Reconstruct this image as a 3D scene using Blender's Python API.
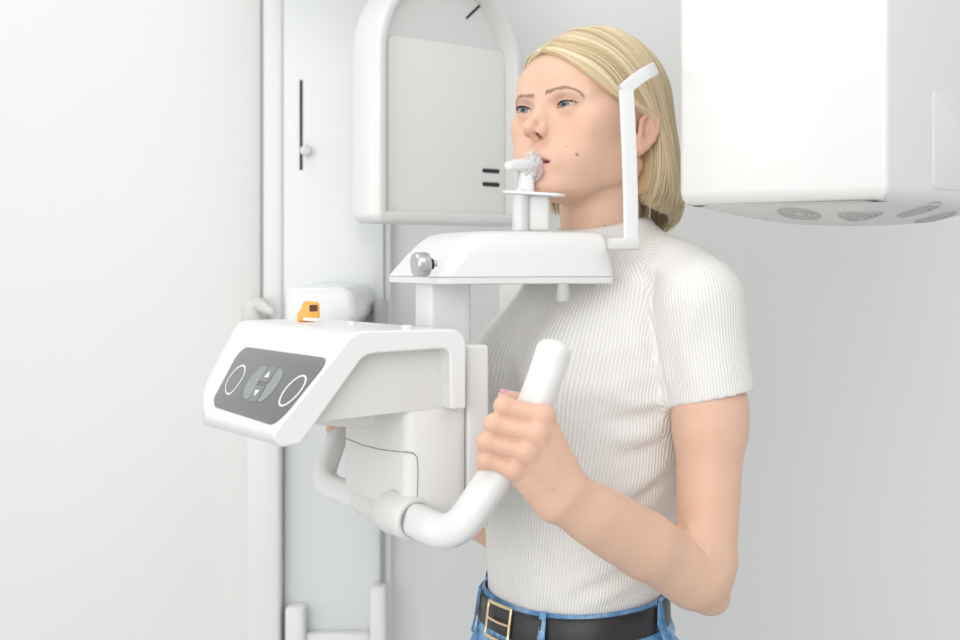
import bpy, bmesh, math, random
import numpy as np
from mathutils import Vector, Matrix, noise as mnoise

for _o in list(bpy.data.objects):
    bpy.data.objects.remove(_o, do_unlink=True)
SC = bpy.context.scene
COL = SC.collection

# ------------------------------------------------------------------ camera, world, light, exposure
CAM_Z, FPX, HORIZON = 1.43, 1600.0, 262.0
cam_data = bpy.data.cameras.new('camera')
cam = bpy.data.objects.new('camera', cam_data)
COL.objects.link(cam)
cam.location = (0.0, 0.0, CAM_Z)
cam.rotation_euler = (math.radians(90), 0, 0)
cam_data.sensor_width = 36.0
cam_data.lens = 36.0 * FPX / 960.0
cam_data.shift_y = -(320.0 - HORIZON) / 960.0
cam_data.clip_start = 0.05
cam_data.dof.use_dof = True
cam_data.dof.focus_distance = 1.76
cam_data.dof.aperture_fstop = 6.3
SC.camera = cam

SC.view_settings.view_transform = 'Standard'
SC.view_settings.look = 'None'
SC.view_settings.gamma = 1.0
SC.view_settings.use_curve_mapping = False
SC.view_settings.exposure = 0.0

world = bpy.data.worlds.new('room_daylight')
SC.world = world
world.use_nodes = True
_bg = world.node_tree.nodes['Background']
_bg.inputs[0].default_value = (0.97, 0.985, 1.0, 1)
_bg.inputs[1].default_value = 0.78


def area_light(name, loc, target, size, power, color=(1, 1, 1), spread=180):
    d = bpy.data.lights.new(name, 'AREA')
    d.shape = 'RECTANGLE'
    d.size, d.size_y = size
    d.energy = power
    d.color = color
    d.spread = math.radians(spread)
    o = bpy.data.objects.new(name, d)
    COL.objects.link(o)
    o.location = loc
    o.rotation_euler = (Vector(target) - Vector(loc)).to_track_quat('-Z', 'Y').to_euler()
    return o


area_light('window_light', (-0.9, -1.2, 1.9), (0.25, 1.9, 1.3), (3.0, 2.0), 45, (1.0, 0.985, 0.96))
area_light('side_fill_light', (-2.6, 1.15, 1.35), (0.2, 1.95, 1.3), (1.2, 1.3), 2.2, (1.0, 0.99, 0.97), 80)  # added fill from the left to lift the shirt below the table; no window there
area_light('ceiling_light', (0.7, 0.5, 2.8), (0.4, 1.9, 1.2), (1.2, 1.2), 6, (1.0, 0.99, 0.97))
area_light('ceiling_light_by_column', (-0.7, 1.6, 2.8), (-0.6, 2.2, 0.5), (0.8, 0.8), 7, (1.0, 1.0, 1.0))


def at(px, py, depth):
    """the point seen at a pixel of the photograph, at a given distance from the camera plane"""
    return Vector(((px - 480.0) / FPX * depth, depth, CAM_Z + (HORIZON - py) / FPX * depth))

# ------------------------------------------------------------------ materials
def mat(name, color, rough=0.5, metal=0.0, spec=0.5, coat=0.0, sss=0.0, sss_r=(0.012, 0.004, 0.002), trans=0.0, alpha=1.0,
        noise=0.0, noise_scale=40.0, bump=0.0, bump_scale=300.0, emit=None):
    m = bpy.data.materials.new(name)
    m.use_nodes = True
    nt = m.node_tree
    b = nt.nodes['Principled BSDF']
    b.inputs['Base Color'].default_value = (*color, 1)
    b.inputs['Roughness'].default_value = rough
    b.inputs['Metallic'].default_value = metal
    b.inputs['Specular IOR Level'].default_value = spec
    b.inputs['Coat Weight'].default_value = coat
    b.inputs['Coat Roughness'].default_value = 0.12
    if sss:
        b.inputs['Subsurface Weight'].default_value = sss
        b.inputs['Subsurface Radius'].default_value = sss_r
        b.inputs['Subsurface Scale'].default_value = 1.0
    b.inputs['Transmission Weight'].default_value = trans
    b.inputs['Alpha'].default_value = alpha
    if emit:
        b.inputs['Emission Color'].default_value = (*emit[0], 1)
        b.inputs['Emission Strength'].default_value = emit[1]
    tc = nt.nodes.new('ShaderNodeTexCoord')
    if noise:
        n = nt.nodes.new('ShaderNodeTexNoise')
        n.inputs['Scale'].default_value = noise_scale
        n.inputs['Detail'].default_value = 4
        nt.links.new(tc.outputs['Object'], n.inputs['Vector'])
        mx = nt.nodes.new('ShaderNodeMix')
        mx.data_type = 'RGBA'
        mx.inputs[6].default_value = (*[max(0, c * (1 - noise)) for c in color], 1)
        mx.inputs[7].default_value = (*[min(1, c * (1 + noise)) for c in color], 1)
        nt.links.new(n.outputs['Fac'], mx.inputs[0])
        nt.links.new(mx.outputs[2], b.inputs['Base Color'])
    if bump:
        n2 = nt.nodes.new('ShaderNodeTexNoise')
        n2.inputs['Scale'].default_value = bump_scale
        nt.links.new(tc.outputs['Object'], n2.inputs['Vector'])
        bp = nt.nodes.new('ShaderNodeBump')
        bp.inputs['Strength'].default_value = bump
        bp.inputs['Distance'].default_value = 0.001
        nt.links.new(n2.outputs['Fac'], bp.inputs['Height'])
        nt.links.new(bp.outputs['Normal'], b.inputs['Normal'])
    return m


# ------------------------------------------------------------------ objects
def mesh_obj(name, verts, faces, material, parent=None, smooth=True, auto=None):
    me = bpy.data.meshes.new(name)
    me.from_pydata([tuple(v) for v in verts], [], [tuple(f) for f in faces])
    me.validate()
    o = bpy.data.objects.new(name, me)
    COL.objects.link(o)
    if material is not None:
        me.materials.append(material)
    if smooth:
        me.polygons.foreach_set('use_smooth', [True] * len(me.polygons))
        if auto is not None:
            me.set_sharp_from_angle(angle=math.radians(auto))
    if parent is not None:
        o.parent = parent
        o.matrix_parent_inverse = parent.matrix_world.inverted()
    return o


def bm_obj(name, bm, material, parent=None, smooth=True, auto=35):
    me = bpy.data.meshes.new(name)
    bm.normal_update()
    bm.to_mesh(me)
    bm.free()
    o = bpy.data.objects.new(name, me)
    COL.objects.link(o)
    if material is not None:
        me.materials.append(material)
    if smooth:
        me.polygons.foreach_set('use_smooth', [True] * len(me.polygons))
        if auto is not None:
            me.set_sharp_from_angle(angle=math.radians(auto))
    if parent is not None:
        o.parent = parent
        o.matrix_parent_inverse = parent.matrix_world.inverted()
    return o


def empty(name, loc, label, cat, group=None):
    o = bpy.data.objects.new(name, None)
    COL.objects.link(o)
    o.location = loc
    o.empty_display_size = 0.05
    tag(o, label, cat, group)
    bpy.context.view_layer.update()
    return o


def tag(o, label, cat, group=None):
    o['label'] = label
    o['category'] = cat
    if group:
        o['group'] = group


def structure(o):
    o['kind'] = 'structure'
    return o


# ------------------------------------------------------------------ shapes
def rounded_poly(pts, radii, seg=6):
    """2D polygon with each corner rounded by its own radius"""
    n = len(pts)
    if not hasattr(radii, '__len__'):
        radii = [radii] * n
    out = []
    for i in range(n):
        p = Vector(pts[i]); a = Vector(pts[i - 1]); b = Vector(pts[(i + 1) % n]); r = radii[i]
        if r <= 0:
            out.append(p); continue
        u = (a - p).normalized(); v = (b - p).normalized()
        ang = u.angle(v)
        t = r / math.tan(ang / 2)
        t = min(t, (a - p).length * .49, (b - p).length * .49)
        r2 = t * math.tan(ang / 2)
        c = p + (u + v).normalized() * (r2 / math.sin(ang / 2))
        s = p + u * t; e = p + v * t
        a0 = math.atan2(s.y - c.y, s.x - c.x); a1 = math.atan2(e.y - c.y, e.x - c.x)
        d = (a1 - a0 + math.pi) % (2 * math.pi) - math.pi
        for k in range(seg + 1):
            q = a0 + d * k / seg
            out.append(Vector((c.x + r2 * math.cos(q), c.y + r2 * math.sin(q))))
    return out


def inset_poly(poly, d):
    """inset of a (roughly) convex or gently concave polygon, same vertex count"""
    n = len(poly)
    area = sum(poly[i - 1].x * poly[i].y - poly[i].x * poly[i - 1].y for i in range(n))
    s = 1 if area > 0 else -1
    out = []
    for i in range(n):
        a, p, b = poly[i - 1], poly[i], poly[(i + 1) % n]
        k = 1
        while (p - a).length < 1e-7 and k < n:
            k += 1; a = poly[i - k]
        k = 1
        while (b - p).length < 1e-7 and k < n:
            k += 1; b = poly[(i + k) % n]
        e1 = (p - a).normalized(); e2 = (b - p).normalized()
        n1 = Vector((-e1.y, e1.x)) * s; n2 = Vector((-e2.y, e2.x)) * s
        m = n1 + n2
        if m.length < 1e-6:
            m = n1
        m.normalize()
        c = max(0.35, m.dot(n1))
        out.append(p + m * d / c)
    return out


def prism_data(poly, d0, d1, to3, bevel=0.0, seg=4):
    """extrude a 2D outline between two depths with rounded rims; to3(u, v, d) gives the 3D point"""
    rings = []
    if bevel > 0:
        for k in range(seg + 1):
            q = math.pi / 2 * k / seg
            rings.append((bevel * (1 - math.sin(q)), d0 + bevel * (1 - math.cos(q)) if d1 > d0 else d0 - bevel * (1 - math.cos(q))))
        sgn = 1 if d1 > d0 else -1
        for k in range(seg, -1, -1):
            q = math.pi / 2 * k / seg
            rings.append((bevel * (1 - math.sin(q)), d1 - sgn * bevel * (1 - math.cos(q))))
    else:
        rings = [(0, d0), (0, d1)]
    verts, faces = [], []
    n = len(poly)
    for ins, d in rings:
        pp = inset_poly(poly, ins) if ins > 1e-9 else poly
        verts += [to3(p.x, p.y, d) for p in pp]
    for r in range(len(rings) - 1):
        for i in range(n):
            j = (i + 1) % n
            faces.append((r * n + i, r * n + j, (r + 1) * n + j, (r + 1) * n + i))
    faces.append(tuple(reversed(range(n))))
    faces.append(tuple(range((len(rings) - 1) * n, len(rings) * n)))
    return verts, faces


def fix_normals(o):
    bm = bmesh.new(); bm.from_mesh(o.data)
    bmesh.ops.recalc_face_normals(bm, faces=bm.faces)
    bm.to_mesh(o.data); bm.free()
    return o


def prism(name, poly, d0, d1, to3, material, parent=None, bevel=0.0, seg=4, auto=40):
    v, f = prism_data(poly, d0, d1, to3, bevel, seg)
    bm = bmesh.new()
    bv = [bm.verts.new(p) for p in v]
    for q in f:
        try:
            bm.faces.new([bv[i] for i in q])
        except ValueError:
            pass
    bmesh.ops.recalc_face_normals(bm, faces=bm.faces)
    return bm_obj(name, bm, material, parent, True, auto)


def loft(name, rings, material, parent=None, caps=True, auto=40, closed=False):
    """skin a list of equal-length closed rings"""
    bm = bmesh.new()
    R = [[bm.verts.new(p) for p in ring] for ring in rings]
    n = len(rings[0])
    m = len(R)
    for r in range(m if closed else m - 1):
        for i in range(n):
            a = R[r]; b = R[(r + 1) % m]; j = (i + 1) % n
            bm.faces.new((a[i], a[j], b[j], b[i]))
    if caps and not closed:
        bm.faces.new(list(reversed(R[0])))
        bm.faces.new(R[-1])
    bmesh.ops.recalc_face_normals(bm, faces=bm.faces)
    return bm_obj(name, bm, material, parent, True, auto)


def catmull(pts, n):
    """dense points on a Catmull-Rom curve through pts (tuples of any length)"""
    P = np.array(pts, float)
    P = np.vstack([2 * P[0] - P[1], P, 2 * P[-1] - P[-2]])
    out = []
    m = len(P) - 3
    for i in range(m):
        p0, p1, p2, p3 = P[i:i + 4]
        for k in range(n):
            t = k / n
            out.append(.5 * ((2 * p1) + (-p0 + p2) * t + (2 * p0 - 5 * p1 + 4 * p2 - p3) * t * t + (-p0 + 3 * p1 - 3 * p2 + p3) * t ** 3))
    out.append(P[-2])
    return np.array(out)


def tube_rings(path, radius, n=20, up=Vector((0, 0, 1)), shape=None, round_end=False):
    """rings of a swept section along path (list of Vectors); radius is a number or list of (ru, rv)"""
    rings = []
    m = len(path)
    T = []
    for i in range(m):
        a = path[max(0, i - 1)]; b = path[min(m - 1, i + 1)]
        T.append((b - a).normalized())
    u = (up - T[0] * up.dot(T[0])).normalized()
    for i in range(m):
        u = (u - T[i] * u.dot(T[i])).normalized()
        v = T[i].cross(u)
        r = radius[i] if hasattr(radius, '__len__') else radius
        ru, rv = r if hasattr(r, '__len__') else (r, r)
        ring = []
        for k in range(n):
            q = 2 * math.pi * k / n
            c, s = math.cos(q), math.sin(q)
            if shape:
                e = 2 / shape
                c = math.copysign(abs(c) ** e, c); s = math.copysign(abs(s) ** e, s)
            ring.append(path[i] + u * (c * ru) + v * (s * rv))
        rings.append(ring)
    return rings


def tube(name, path, radius, material, parent=None, n=20, up=Vector((0, 0, 1)), shape=None, caps=True, auto=50, round_ends=(0, 0)):
    path = [Vector(p) for p in path]
    if not hasattr(radius, '__len__'):
        radius = [(radius, radius)] * len(path)
    radius = [r if hasattr(r, '__len__') else (r, r) for r in radius]
    for which in (0, 1):
        L = round_ends[which]
        if L > 0:
            seg = 6
            if which == 0:
                d = (path[0] - path[1]).normalized(); p0 = path[0]; r0 = radius[0]
                ex = [(p0 + d * L * math.sin(math.pi / 2 * k / seg), tuple(max(1e-4, c * math.cos(math.pi / 2 * k / seg)) for c in r0)) for k in range(seg, 0, -1)]
                path = [e[0] for e in ex] + path; radius = [e[1] for e in ex] + radius
            else:
                d = (path[-1] - path[-2]).normalized(); p0 = path[-1]; r0 = radius[-1]
                ex = [(p0 + d * L * math.sin(math.pi / 2 * k / seg), tuple(max(1e-4, c * math.cos(math.pi / 2 * k / seg)) for c in r0)) for k in range(1, seg + 1)]
                path = path + [e[0] for e in ex]; radius = radius + [e[1] for e in ex]
    return loft(name, tube_rings(path, radius, n, up, shape), material, parent, caps, auto)


def lathe(name, prof, origin, axis, material, parent=None, n=32, auto=40):
    """revolve (radius, height) pairs about an axis through origin"""
    axis = Vector(axis).normalized()
    u = axis.orthogonal().normalized(); v = axis.cross(u)
    o = Vector(origin)
    rings = [[o + axis * h + (u * math.cos(2 * math.pi * k / n) + v * math.sin(2 * math.pi * k / n)) * max(r, 1e-5) for k in range(n)] for r, h in prof]
    return loft(name, rings, material, parent, True, auto)


def box(name, lo, hi, material, parent=None, bevel=0.0, to3=None, seg=3):
    x0, y0, z0 = lo; x1, y1, z1 = hi
    t = to3 or (lambda a, b, c: Vector((a, b, c)))
    bm = bmesh.new()
    bmesh.ops.create_cube(bm, size=1)
    for v in bm.verts:
        v.co = Vector(((x0 + x1) / 2 + v.co.x * (x1 - x0), (y0 + y1) / 2 + v.co.y * (y1 - y0), (z0 + z1) / 2 + v.co.z * (z1 - z0)))
    if bevel > 0:
        bmesh.ops.bevel(bm, geom=bm.edges[:], offset=bevel, segments=seg, profile=.5, affect='EDGES')
    for v in bm.verts:
        v.co = t(*v.co)
    bmesh.ops.recalc_face_normals(bm, faces=bm.faces)
    return bm_obj(name, bm, material, parent, True, 40)


# ------------------------------------------------------------------ implicit modelling
def nrm(v):
    v = np.asarray(v, float)
    return v / np.linalg.norm(v)


class Field:
    """an ordered list of rounded solids blended into one surface"""

    def __init__(self):
        self.p = []

    def _add(self, fn, c, r, op, k):
        self.p.append((fn, np.asarray(c, np.float32), float(r), op, float(k)))

    def ball(self, c, r, k=.01, op='add'):
        c = np.asarray(c, np.float32)
        self._add(lambda P: np.linalg.norm(P - c, axis=1) - r, c, r, op, k)

    def ell(self, c, r, R=None, k=.01, op='add'):
        c = np.asarray(c, np.float32); r = np.asarray(r, np.float32)
        RT = None if R is None else np.asarray(R, np.float32)

        def fn(P):
            q = P - c
            if RT is not None:
                q = q @ RT
            k0 = np.linalg.norm(q / r, axis=1) + 1e-9
            k1 = np.linalg.norm(q / (r * r), axis=1) + 1e-9
            return k0 * (k0 - 1) / k1
        self._add(fn, c, float(r.max()), op, k)

    def cap(self, a, b, ra, rb=None, k=.01, op='add'):
        rb = ra if rb is None else rb
        a = np.asarray(a, np.float32); b = np.asarray(b, np.float32)
        ab = b - a; L = float(ab @ ab) + 1e-12

        def fn(P):
            q = P - a
            h = np.clip((q @ ab) / L, 0, 1)
            return np.linalg.norm(q - h[:, None] * ab, axis=1) - (ra + (rb - ra) * h)
        self._add(fn, (a + b) / 2, float(math.sqrt(L) / 2 + max(ra, rb)), op, k)

    def chain(self, pts, k=.01, op='add'):
        for (p, r), (q, s) in zip(pts[:-1], pts[1:]):
            self.cap(p, q, r, s, k, op)

    def func(self, fn, c, r, op='add', k=.01):
        self._add(fn, c, r, op, k)

    def ev(self, P, sel=None):
        d = np.full(len(P), 1.0, np.float32)
        for i, (fn, c, r, op, k) in enumerate(self.p):
            if sel is not None and not sel[i]:
                continue
            e = fn(P)
            if op == 'add':
                if k > 0:
                    h = np.clip(.5 + .5 * (d - e) / k, 0, 1)
                    d = d + (e - d) * h - k * h * (1 - h)
                else:
                    d = np.minimum(d, e)
            elif op == 'sub':
                if k > 0:
                    h = np.clip(.5 - .5 * (d + e) / k, 0, 1)
                    d = d + (-e - d) * h + k * h * (1 - h)
                else:
                    d = np.maximum(d, -e)
            elif op == 'and':
                if k > 0:
                    h = np.clip(.5 - .5 * (d - e) / k, 0, 1)
                    d = d + (e - d) * h + k * h * (1 - h)
                else:
                    d = np.maximum(d, e)
            elif op == 'disp':
                d = d + e
        return d.astype(np.float32)

    def polygonise(self, lo, hi, h, margin=.02, slack=2.2):
        """surface-nets mesh of the zero level inside lo..hi at voxel size h"""
        lo = np.asarray(lo, float)
        B = 8
        nb = np.maximum(1, np.ceil((np.asarray(hi) - lo) / (h * B)).astype(int))
        n = nb * B
        cen = [lo[i] + (np.arange(nb[i]) + .5) * B * h for i in range(3)]
        G = np.stack(np.meshgrid(*cen, indexing='ij'), -1).reshape(-1, 3).astype(np.float32)
        D = np.concatenate([self.ev(G[i:i + 60000]) for i in range(0, len(G), 60000)])
        half = B * h * .5 * math.sqrt(3)
        act = np.abs(D) < half * slack
        V = np.repeat(np.repeat(np.repeat(np.where(D < 0, -1, 1).astype(np.float32).reshape(nb), B, 0), B, 1), B, 2)
        idx = np.stack(np.unravel_index(np.arange(len(G)), nb), -1)
        off = np.stack(np.meshgrid(np.arange(B), np.arange(B), np.arange(B), indexing='ij'), -1).reshape(-1, 3)
        S = 4
        sup = {}
        for i in np.nonzero(act)[0]:
            sup.setdefault(tuple(idx[i] // S), []).append(i)
        C = np.array([p[1] for p in self.p]); RR = np.array([p[2] for p in self.p])
        KK = np.array([p[4] for p in self.p])
        for key, ids in sup.items():
            ids = np.array(ids)
            gi = (idx[ids][:, None, :] * B + off[None]).reshape(-1, 3)
            P = (lo + gi * h).astype(np.float32)
            c = (P.min(0) + P.max(0)) / 2
            rad = np.linalg.norm(P.max(0) - P.min(0)) / 2
            sel = np.linalg.norm(C - c, axis=1) < RR + rad + margin + KK
            V[gi[:, 0], gi[:, 1], gi[:, 2]] = self.ev(P, sel)
        # surface nets
        neg = V < 0
        cells = np.zeros(tuple(n - 1), np.int8)
        for a in (0, 1):
            for b in (0, 1):
                for c in (0, 1):
                    cells += neg[a:n[0] - 1 + a, b:n[1] - 1 + b, c:n[2] - 1 + c]
        cid = np.nonzero(((cells > 0) & (cells < 8)).ravel())[0]
        ci = np.stack(np.unravel_index(cid, cells.shape), -1)
        corner = np.array([(a, b, c) for a in (0, 1) for b in (0, 1) for c in (0, 1)])
        val = np.stack([V[ci[:, 0] + a, ci[:, 1] + b, ci[:, 2] + c] for a, b, c in corner], 1)
        acc = np.zeros((len(ci), 3)); cnt = np.zeros(len(ci))
        for i in range(8):
            for j in range(i + 1, 8):
                if np.abs(corner[i] - corner[j]).sum() != 1:
                    continue
                m = (val[:, i] < 0) != (val[:, j] < 0)
                t = val[:, i] / (val[:, i] - val[:, j] + 1e-20)
                p = corner[i] + t[:, None] * (corner[j] - corner[i])
                acc[m] += p[m]; cnt[m] += 1
        verts = lo + (ci + acc / np.maximum(cnt, 1)[:, None]) * h
        look = np.full(cells.size, -1, np.int64); look[cid] = np.arange(len(cid))
        look = look.reshape(cells.shape)
        faces = []
        for ax in range(3):
            b1, b2 = (ax + 1) % 3, (ax + 2) % 3
            s0 = [slice(0, n[i]) for i in range(3)]; s1 = list(s0)
            s0[ax] = slice(0, n[ax] - 1); s1[ax] = slice(1, n[ax])
            x = neg[tuple(s0)] != neg[tuple(s1)]
            e = np.stack(np.nonzero(x), -1)
            ok = (e[:, b1] > 0) & (e[:, b2] > 0) & (e[:, b1] < n[b1] - 1) & (e[:, b2] < n[b2] - 1)
            e = e[ok]
            q = []
            for d1, d2 in ((-1, -1), (0, -1), (0, 0), (-1, 0)):
                t = e.copy(); t[:, b1] += d1; t[:, b2] += d2
                q.append(look[t[:, 0], t[:, 1], t[:, 2]])
            q = np.stack(q, 1)
            flip = ~neg[e[:, 0], e[:, 1], e[:, 2]]
            q[flip] = q[flip][:, ::-1]
            faces.append(q[(q >= 0).all(1)])
        return verts, np.concatenate(faces)

    def project(self, P, steps=3, eps=4e-4):
        P = np.asarray(P, np.float32).copy()
        for _ in range(steps):
            g = self.grad(P, eps)
            d = self.ev(P)
            P -= (d / np.maximum((g * g).sum(1), .05))[:, None] * g
        return P

    def grad(self, P, eps=4e-4):
        g = np.zeros((len(P), 3), np.float32)
        for i in range(3):
            e = np.zeros(3, np.float32); e[i] = eps
            g[:, i] = (self.ev(P + e) - self.ev(P - e)) / (2 * eps)
        return g


def field_obj(name, verts, faces, material, parent=None):
    me = bpy.data.meshes.new(name)
    me.vertices.add(len(verts)); me.vertices.foreach_set('co', np.asarray(verts, np.float32).ravel())
    me.loops.add(faces.size); me.loops.foreach_set('vertex_index', np.asarray(faces, np.int32).ravel())
    me.polygons.add(len(faces))
    me.polygons.foreach_set('loop_start', np.arange(0, faces.size, 4, dtype=np.int32))
    me.polygons.foreach_set('loop_total', np.full(len(faces), 4, np.int32))
    me.update(calc_edges=True)
    me.validate()
    me.polygons.foreach_set('use_smooth', np.ones(len(me.polygons), bool))
    o = bpy.data.objects.new(name, me)
    COL.objects.link(o)
    if material is not None:
        me.materials.append(material)
    if parent is not None:
        o.parent = parent
        o.matrix_parent_inverse = parent.matrix_world.inverted()
    return o


def relax(verts, faces, it=1, lam=.5):
    n = len(verts); V = np.asarray(verts, float).copy()
    e = np.concatenate([faces[:, [0, 1]], faces[:, [1, 2]], faces[:, [2, 3]], faces[:, [3, 0]]])
    for k in range(it * 2):
        acc = np.zeros_like(V)
        for c in range(3):
            acc[:, c] = np.bincount(e[:, 0], V[e[:, 1], c], n) + np.bincount(e[:, 1], V[e[:, 0], c], n)
        cnt = np.bincount(e[:, 0], minlength=n) + np.bincount(e[:, 1], minlength=n)
        f = lam if k % 2 == 0 else -lam * 1.04
        V += f * (acc / np.maximum(cnt, 1)[:, None] - V)
    return V


def float_attr(o, name, values):
    a = o.data.attributes.new(name, 'FLOAT', 'POINT')
    a.data.foreach_set('value', np.asarray(values, np.float32))


def strands(name, paths, widths, material, parent=None, sides=4, tint=None):
    """many tapering hairs as one mesh; paths (S, K, 3), widths (S,) or (S, K)"""
    P = np.asarray(paths, np.float32)
    S, K, _ = P.shape
    W = np.asarray(widths, np.float32)
    if W.ndim == 1:
        t = np.linspace(0, 1, K)
        W = W[:, None] * (np.clip(np.minimum(1, (1 - t) * 3.5 + .15), 0, 1) * np.clip(.4 + t * 6, 0, 1))[None]
    T = np.gradient(P, axis=1)
    T /= np.linalg.norm(T, axis=2, keepdims=True) + 1e-9
    ref = P - P.reshape(-1, 3).mean(0) + np.array([.0013, .0007, .0002], np.float32)
    U = np.cross(T, ref); U /= np.linalg.norm(U, axis=2, keepdims=True) + 1e-9
    Vv = np.cross(T, U)
    rings = []
    for k in range(sides):
        q = 2 * math.pi * k / sides
        rings.append(P + (U * math.cos(q) + Vv * math.sin(q)) * W[..., None])
    R = np.stack(rings, 2)                      # S K sides 3
    verts = R.reshape(-1, 3)
    idx = np.arange(S * K * sides).reshape(S, K, sides)
    a = idx[:, :-1, :]; b = idx[:, 1:, :]
    f = np.stack([a, np.roll(a, -1, 2), np.roll(b, -1, 2), b], -1).reshape(-1, 4)
    o = field_obj(name, verts, f, material, parent)
    if tint is not None:
        float_attr(o, 'tint', np.repeat(np.asarray(tint, np.float32), K * sides))
        float_attr(o, 'along', np.tile(np.repeat(np.linspace(0, 1, K), sides), S))
    return o

# ------------------------------------------------------------------ axes of the x-ray machine (used by the hands as well)
MC = np.array([.020, 1.80, 0.0])
ML = np.array([.93, .37, 0.0]) / math.hypot(.93, .37)      # away from the control panel, towards the patient
MW = np.array([.37, -.93, 0.0]) / math.hypot(.93, .37)     # towards the camera side


def mach(a, b, z):
    return Vector(MC + ML * a + MW * b + np.array([0, 0, z]))


GRIP = np.array(at(520, 440, 1.59))


def mirror_m(p):
    p = np.asarray(p, float) - MC
    return MC + p - 2 * MW * (p @ MW)


FAR_SHIFT = np.array(at(360, 413, 1.99)) - mirror_m(GRIP)


def far(p):
    """the matching point on the far side of the machine"""
    return mirror_m(p) + FAR_SHIFT


# ------------------------------------------------------------------ the room
M_WALL = mat('painted_wall', (.75, .758, .745), .65, spec=.3, bump=.05, bump_scale=180)
M_FLOOR = mat('pale_vinyl_floor', (.62, .62, .60), .35, noise=.06, noise_scale=14)
M_WHITE = mat('white_gloss_plastic', (.76, .76, .755), .35, coat=.2)
M_SATIN = mat('white_satin_plastic', (.75, .75, .74), .5)
M_COLUMN = mat('white_lacquered_steel', (.73, .75, .755), .24, coat=.5)
M_WARM = mat('warm_grey_plastic', (.66, .655, .63), .5)
M_SEAM = mat('seam_grey', (.32, .32, .31), .6)
M_BLACK = mat('black_slot', (.012, .012, .012), .5)
M_VENT = mat('grey_vent_plastic', (.50, .51, .50), .55)
M_CHROME = mat('brushed_steel', (.62, .62, .63), .3, 1.0)

wb = box('wall_back', (-3.2, 2.54, 0), (3.2, 2.66, 2.9), M_WALL); structure(wb)
wl = box('wall_left', (-3.2, -1.6, 0), (-3.08, 2.54, 2.9), M_WALL); structure(wl)
fl = box('floor', (-3.2, -1.6, -.1), (3.2, 2.54, 0), M_FLOOR); structure(fl)
sk = box('baseboard_back', (-3.08, 2.526, 0), (3.2, 2.54, .09), M_SATIN, bevel=.004); structure(sk)

# ------------------------------------------------------------------ panoramic dental x-ray machine
XR = empty('panoramic_xray_machine', (-.28, 2.55, 0), 'white panoramic dental x-ray machine with grey button panel, chin table and curved grab handles', 'x-ray machine')


def pix_plane(px, py, o, n):
    """where the sight line of a pixel meets a plane"""
    o = Vector(o); n = Vector(n)
    c = Vector((0, 0, CAM_Z)); d = at(px, py, 1.0) - c
    return c + d * ((o - c).dot(n) / d.dot(n))


# ---- column behind the console
CY = 2.50
def cx(px, d=CY):
    return (px - 480) / FPX * d
def cz(py, d=CY):
    return CAM_Z + (HORIZON - py) / FPX * d


column = box('column', (cx(283), CY, .12), (cx(383.4), 2.545, 2.25), M_COLUMN, XR, .002)
box('column_edge', (cx(263), CY - .003, .12), (cx(283.2), 2.545, 2.25), M_WHITE, column, .006)
box('edge_shadow_gap', (cx(259.5), CY + .005, .12), (cx(263.5), 2.545, 2.25), M_SEAM, column)  # dark grey strip, paints the shadow line in the gap between column and wall
box('column_sleeve', (cx(247, 2.47), 2.466, .12), (cx(280.5, 2.47), 2.545, cz(322, 2.47)), M_WHITE, column, .006)
box('column_groove', (cx(281.6), CY - .004, .12), (cx(284.6), CY + .05, cz(330)), M_SEAM, column)
box('column_groove', (cx(380.2), CY - .004, .12), (cx(383.2), CY + .05, cz(318)), M_SEAM, column)
box('column_trim', (cx(383.2), CY + .012, .12), (cx(390), 2.545, 2.25), M_WHITE, column, .003)
box('foot_bracket', (cx(285.5, 2.47), 2.46, .12), (cx(305, 2.47), CY, cz(606, 2.47)), M_WHITE, column, .006)
box('foot_bracket', (cx(370, 2.47), 2.46, .12), (cx(386, 2.47), CY, cz(586, 2.47)), M_WHITE, column, .006)
box('foot_rail', (cx(305, 2.48), 2.475, .12), (cx(370, 2.48), CY, cz(633, 2.48)), M_WHITE, column, .004)
box('slot', (cx(299.6), CY - .0012, cz(170)), (cx(302.6), CY + .002, cz(80)), M_BLACK, column, .0005)
lathe('slider_knob', [(.0, .024), (.006, .0235), (.0085, .019), (.0085, .012), (.004, .010), (.004, 0)], (cx(303.5), CY, cz(151)), (0.35, -1, 0), M_WHITE, column, 20)
box('base_plate', (-.62, 2.05, 0), (.02, 2.52, .12), M_SATIN, XR, .02)
clamp = box('clamp', (cx(242, 2.44), 2.42, cz(326, 2.44)), (cx(263, 2.44), 2.53, cz(298, 2.44)), M_WARM, column, .012)
tube('clamp_lever', [(cx(258, 2.44), 2.43, cz(303, 2.44)), (cx(266, 2.42), 2.41, cz(308, 2.42)), (cx(273, 2.40), 2.39, cz(312, 2.40))], [.010, .009, .005], M_WARM, column, 14, round_ends=(.004, .004))
# arm from the column out to the patient carriage
arm = prism('support_arm', rounded_poly([(cx(300, 2.3), cz(360, 2.3)), (cx(300, 2.3), cz(284, 2.3)), (cx(362, 2.3), cz(284, 2.3)), (cx(368, 2.3), cz(312, 2.3)), (cx(352, 2.3), cz(330, 2.3)), (cx(352, 2.3), cz(360, 2.3))], [.012, .014, .022, .02, .012, .012]), 2.12, CY + .02, lambda u, v, d: Vector((u, d, v)), M_COLUMN, XR, .010)
box('arm_stop', (cx(374, 2.42), 2.40, cz(345, 2.42)), (cx(385, 2.42), 2.52, cz(301, 2.42)), M_VENT, arm, .006)
tube('arm_link', [Vector((-.245, 2.16, 1.28)), mach(-.16, -.08, 1.285), mach(-.10, 0, 1.285)], [(.04, .045)] * 3, M_SATIN, arm, 20, shape=4)

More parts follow.
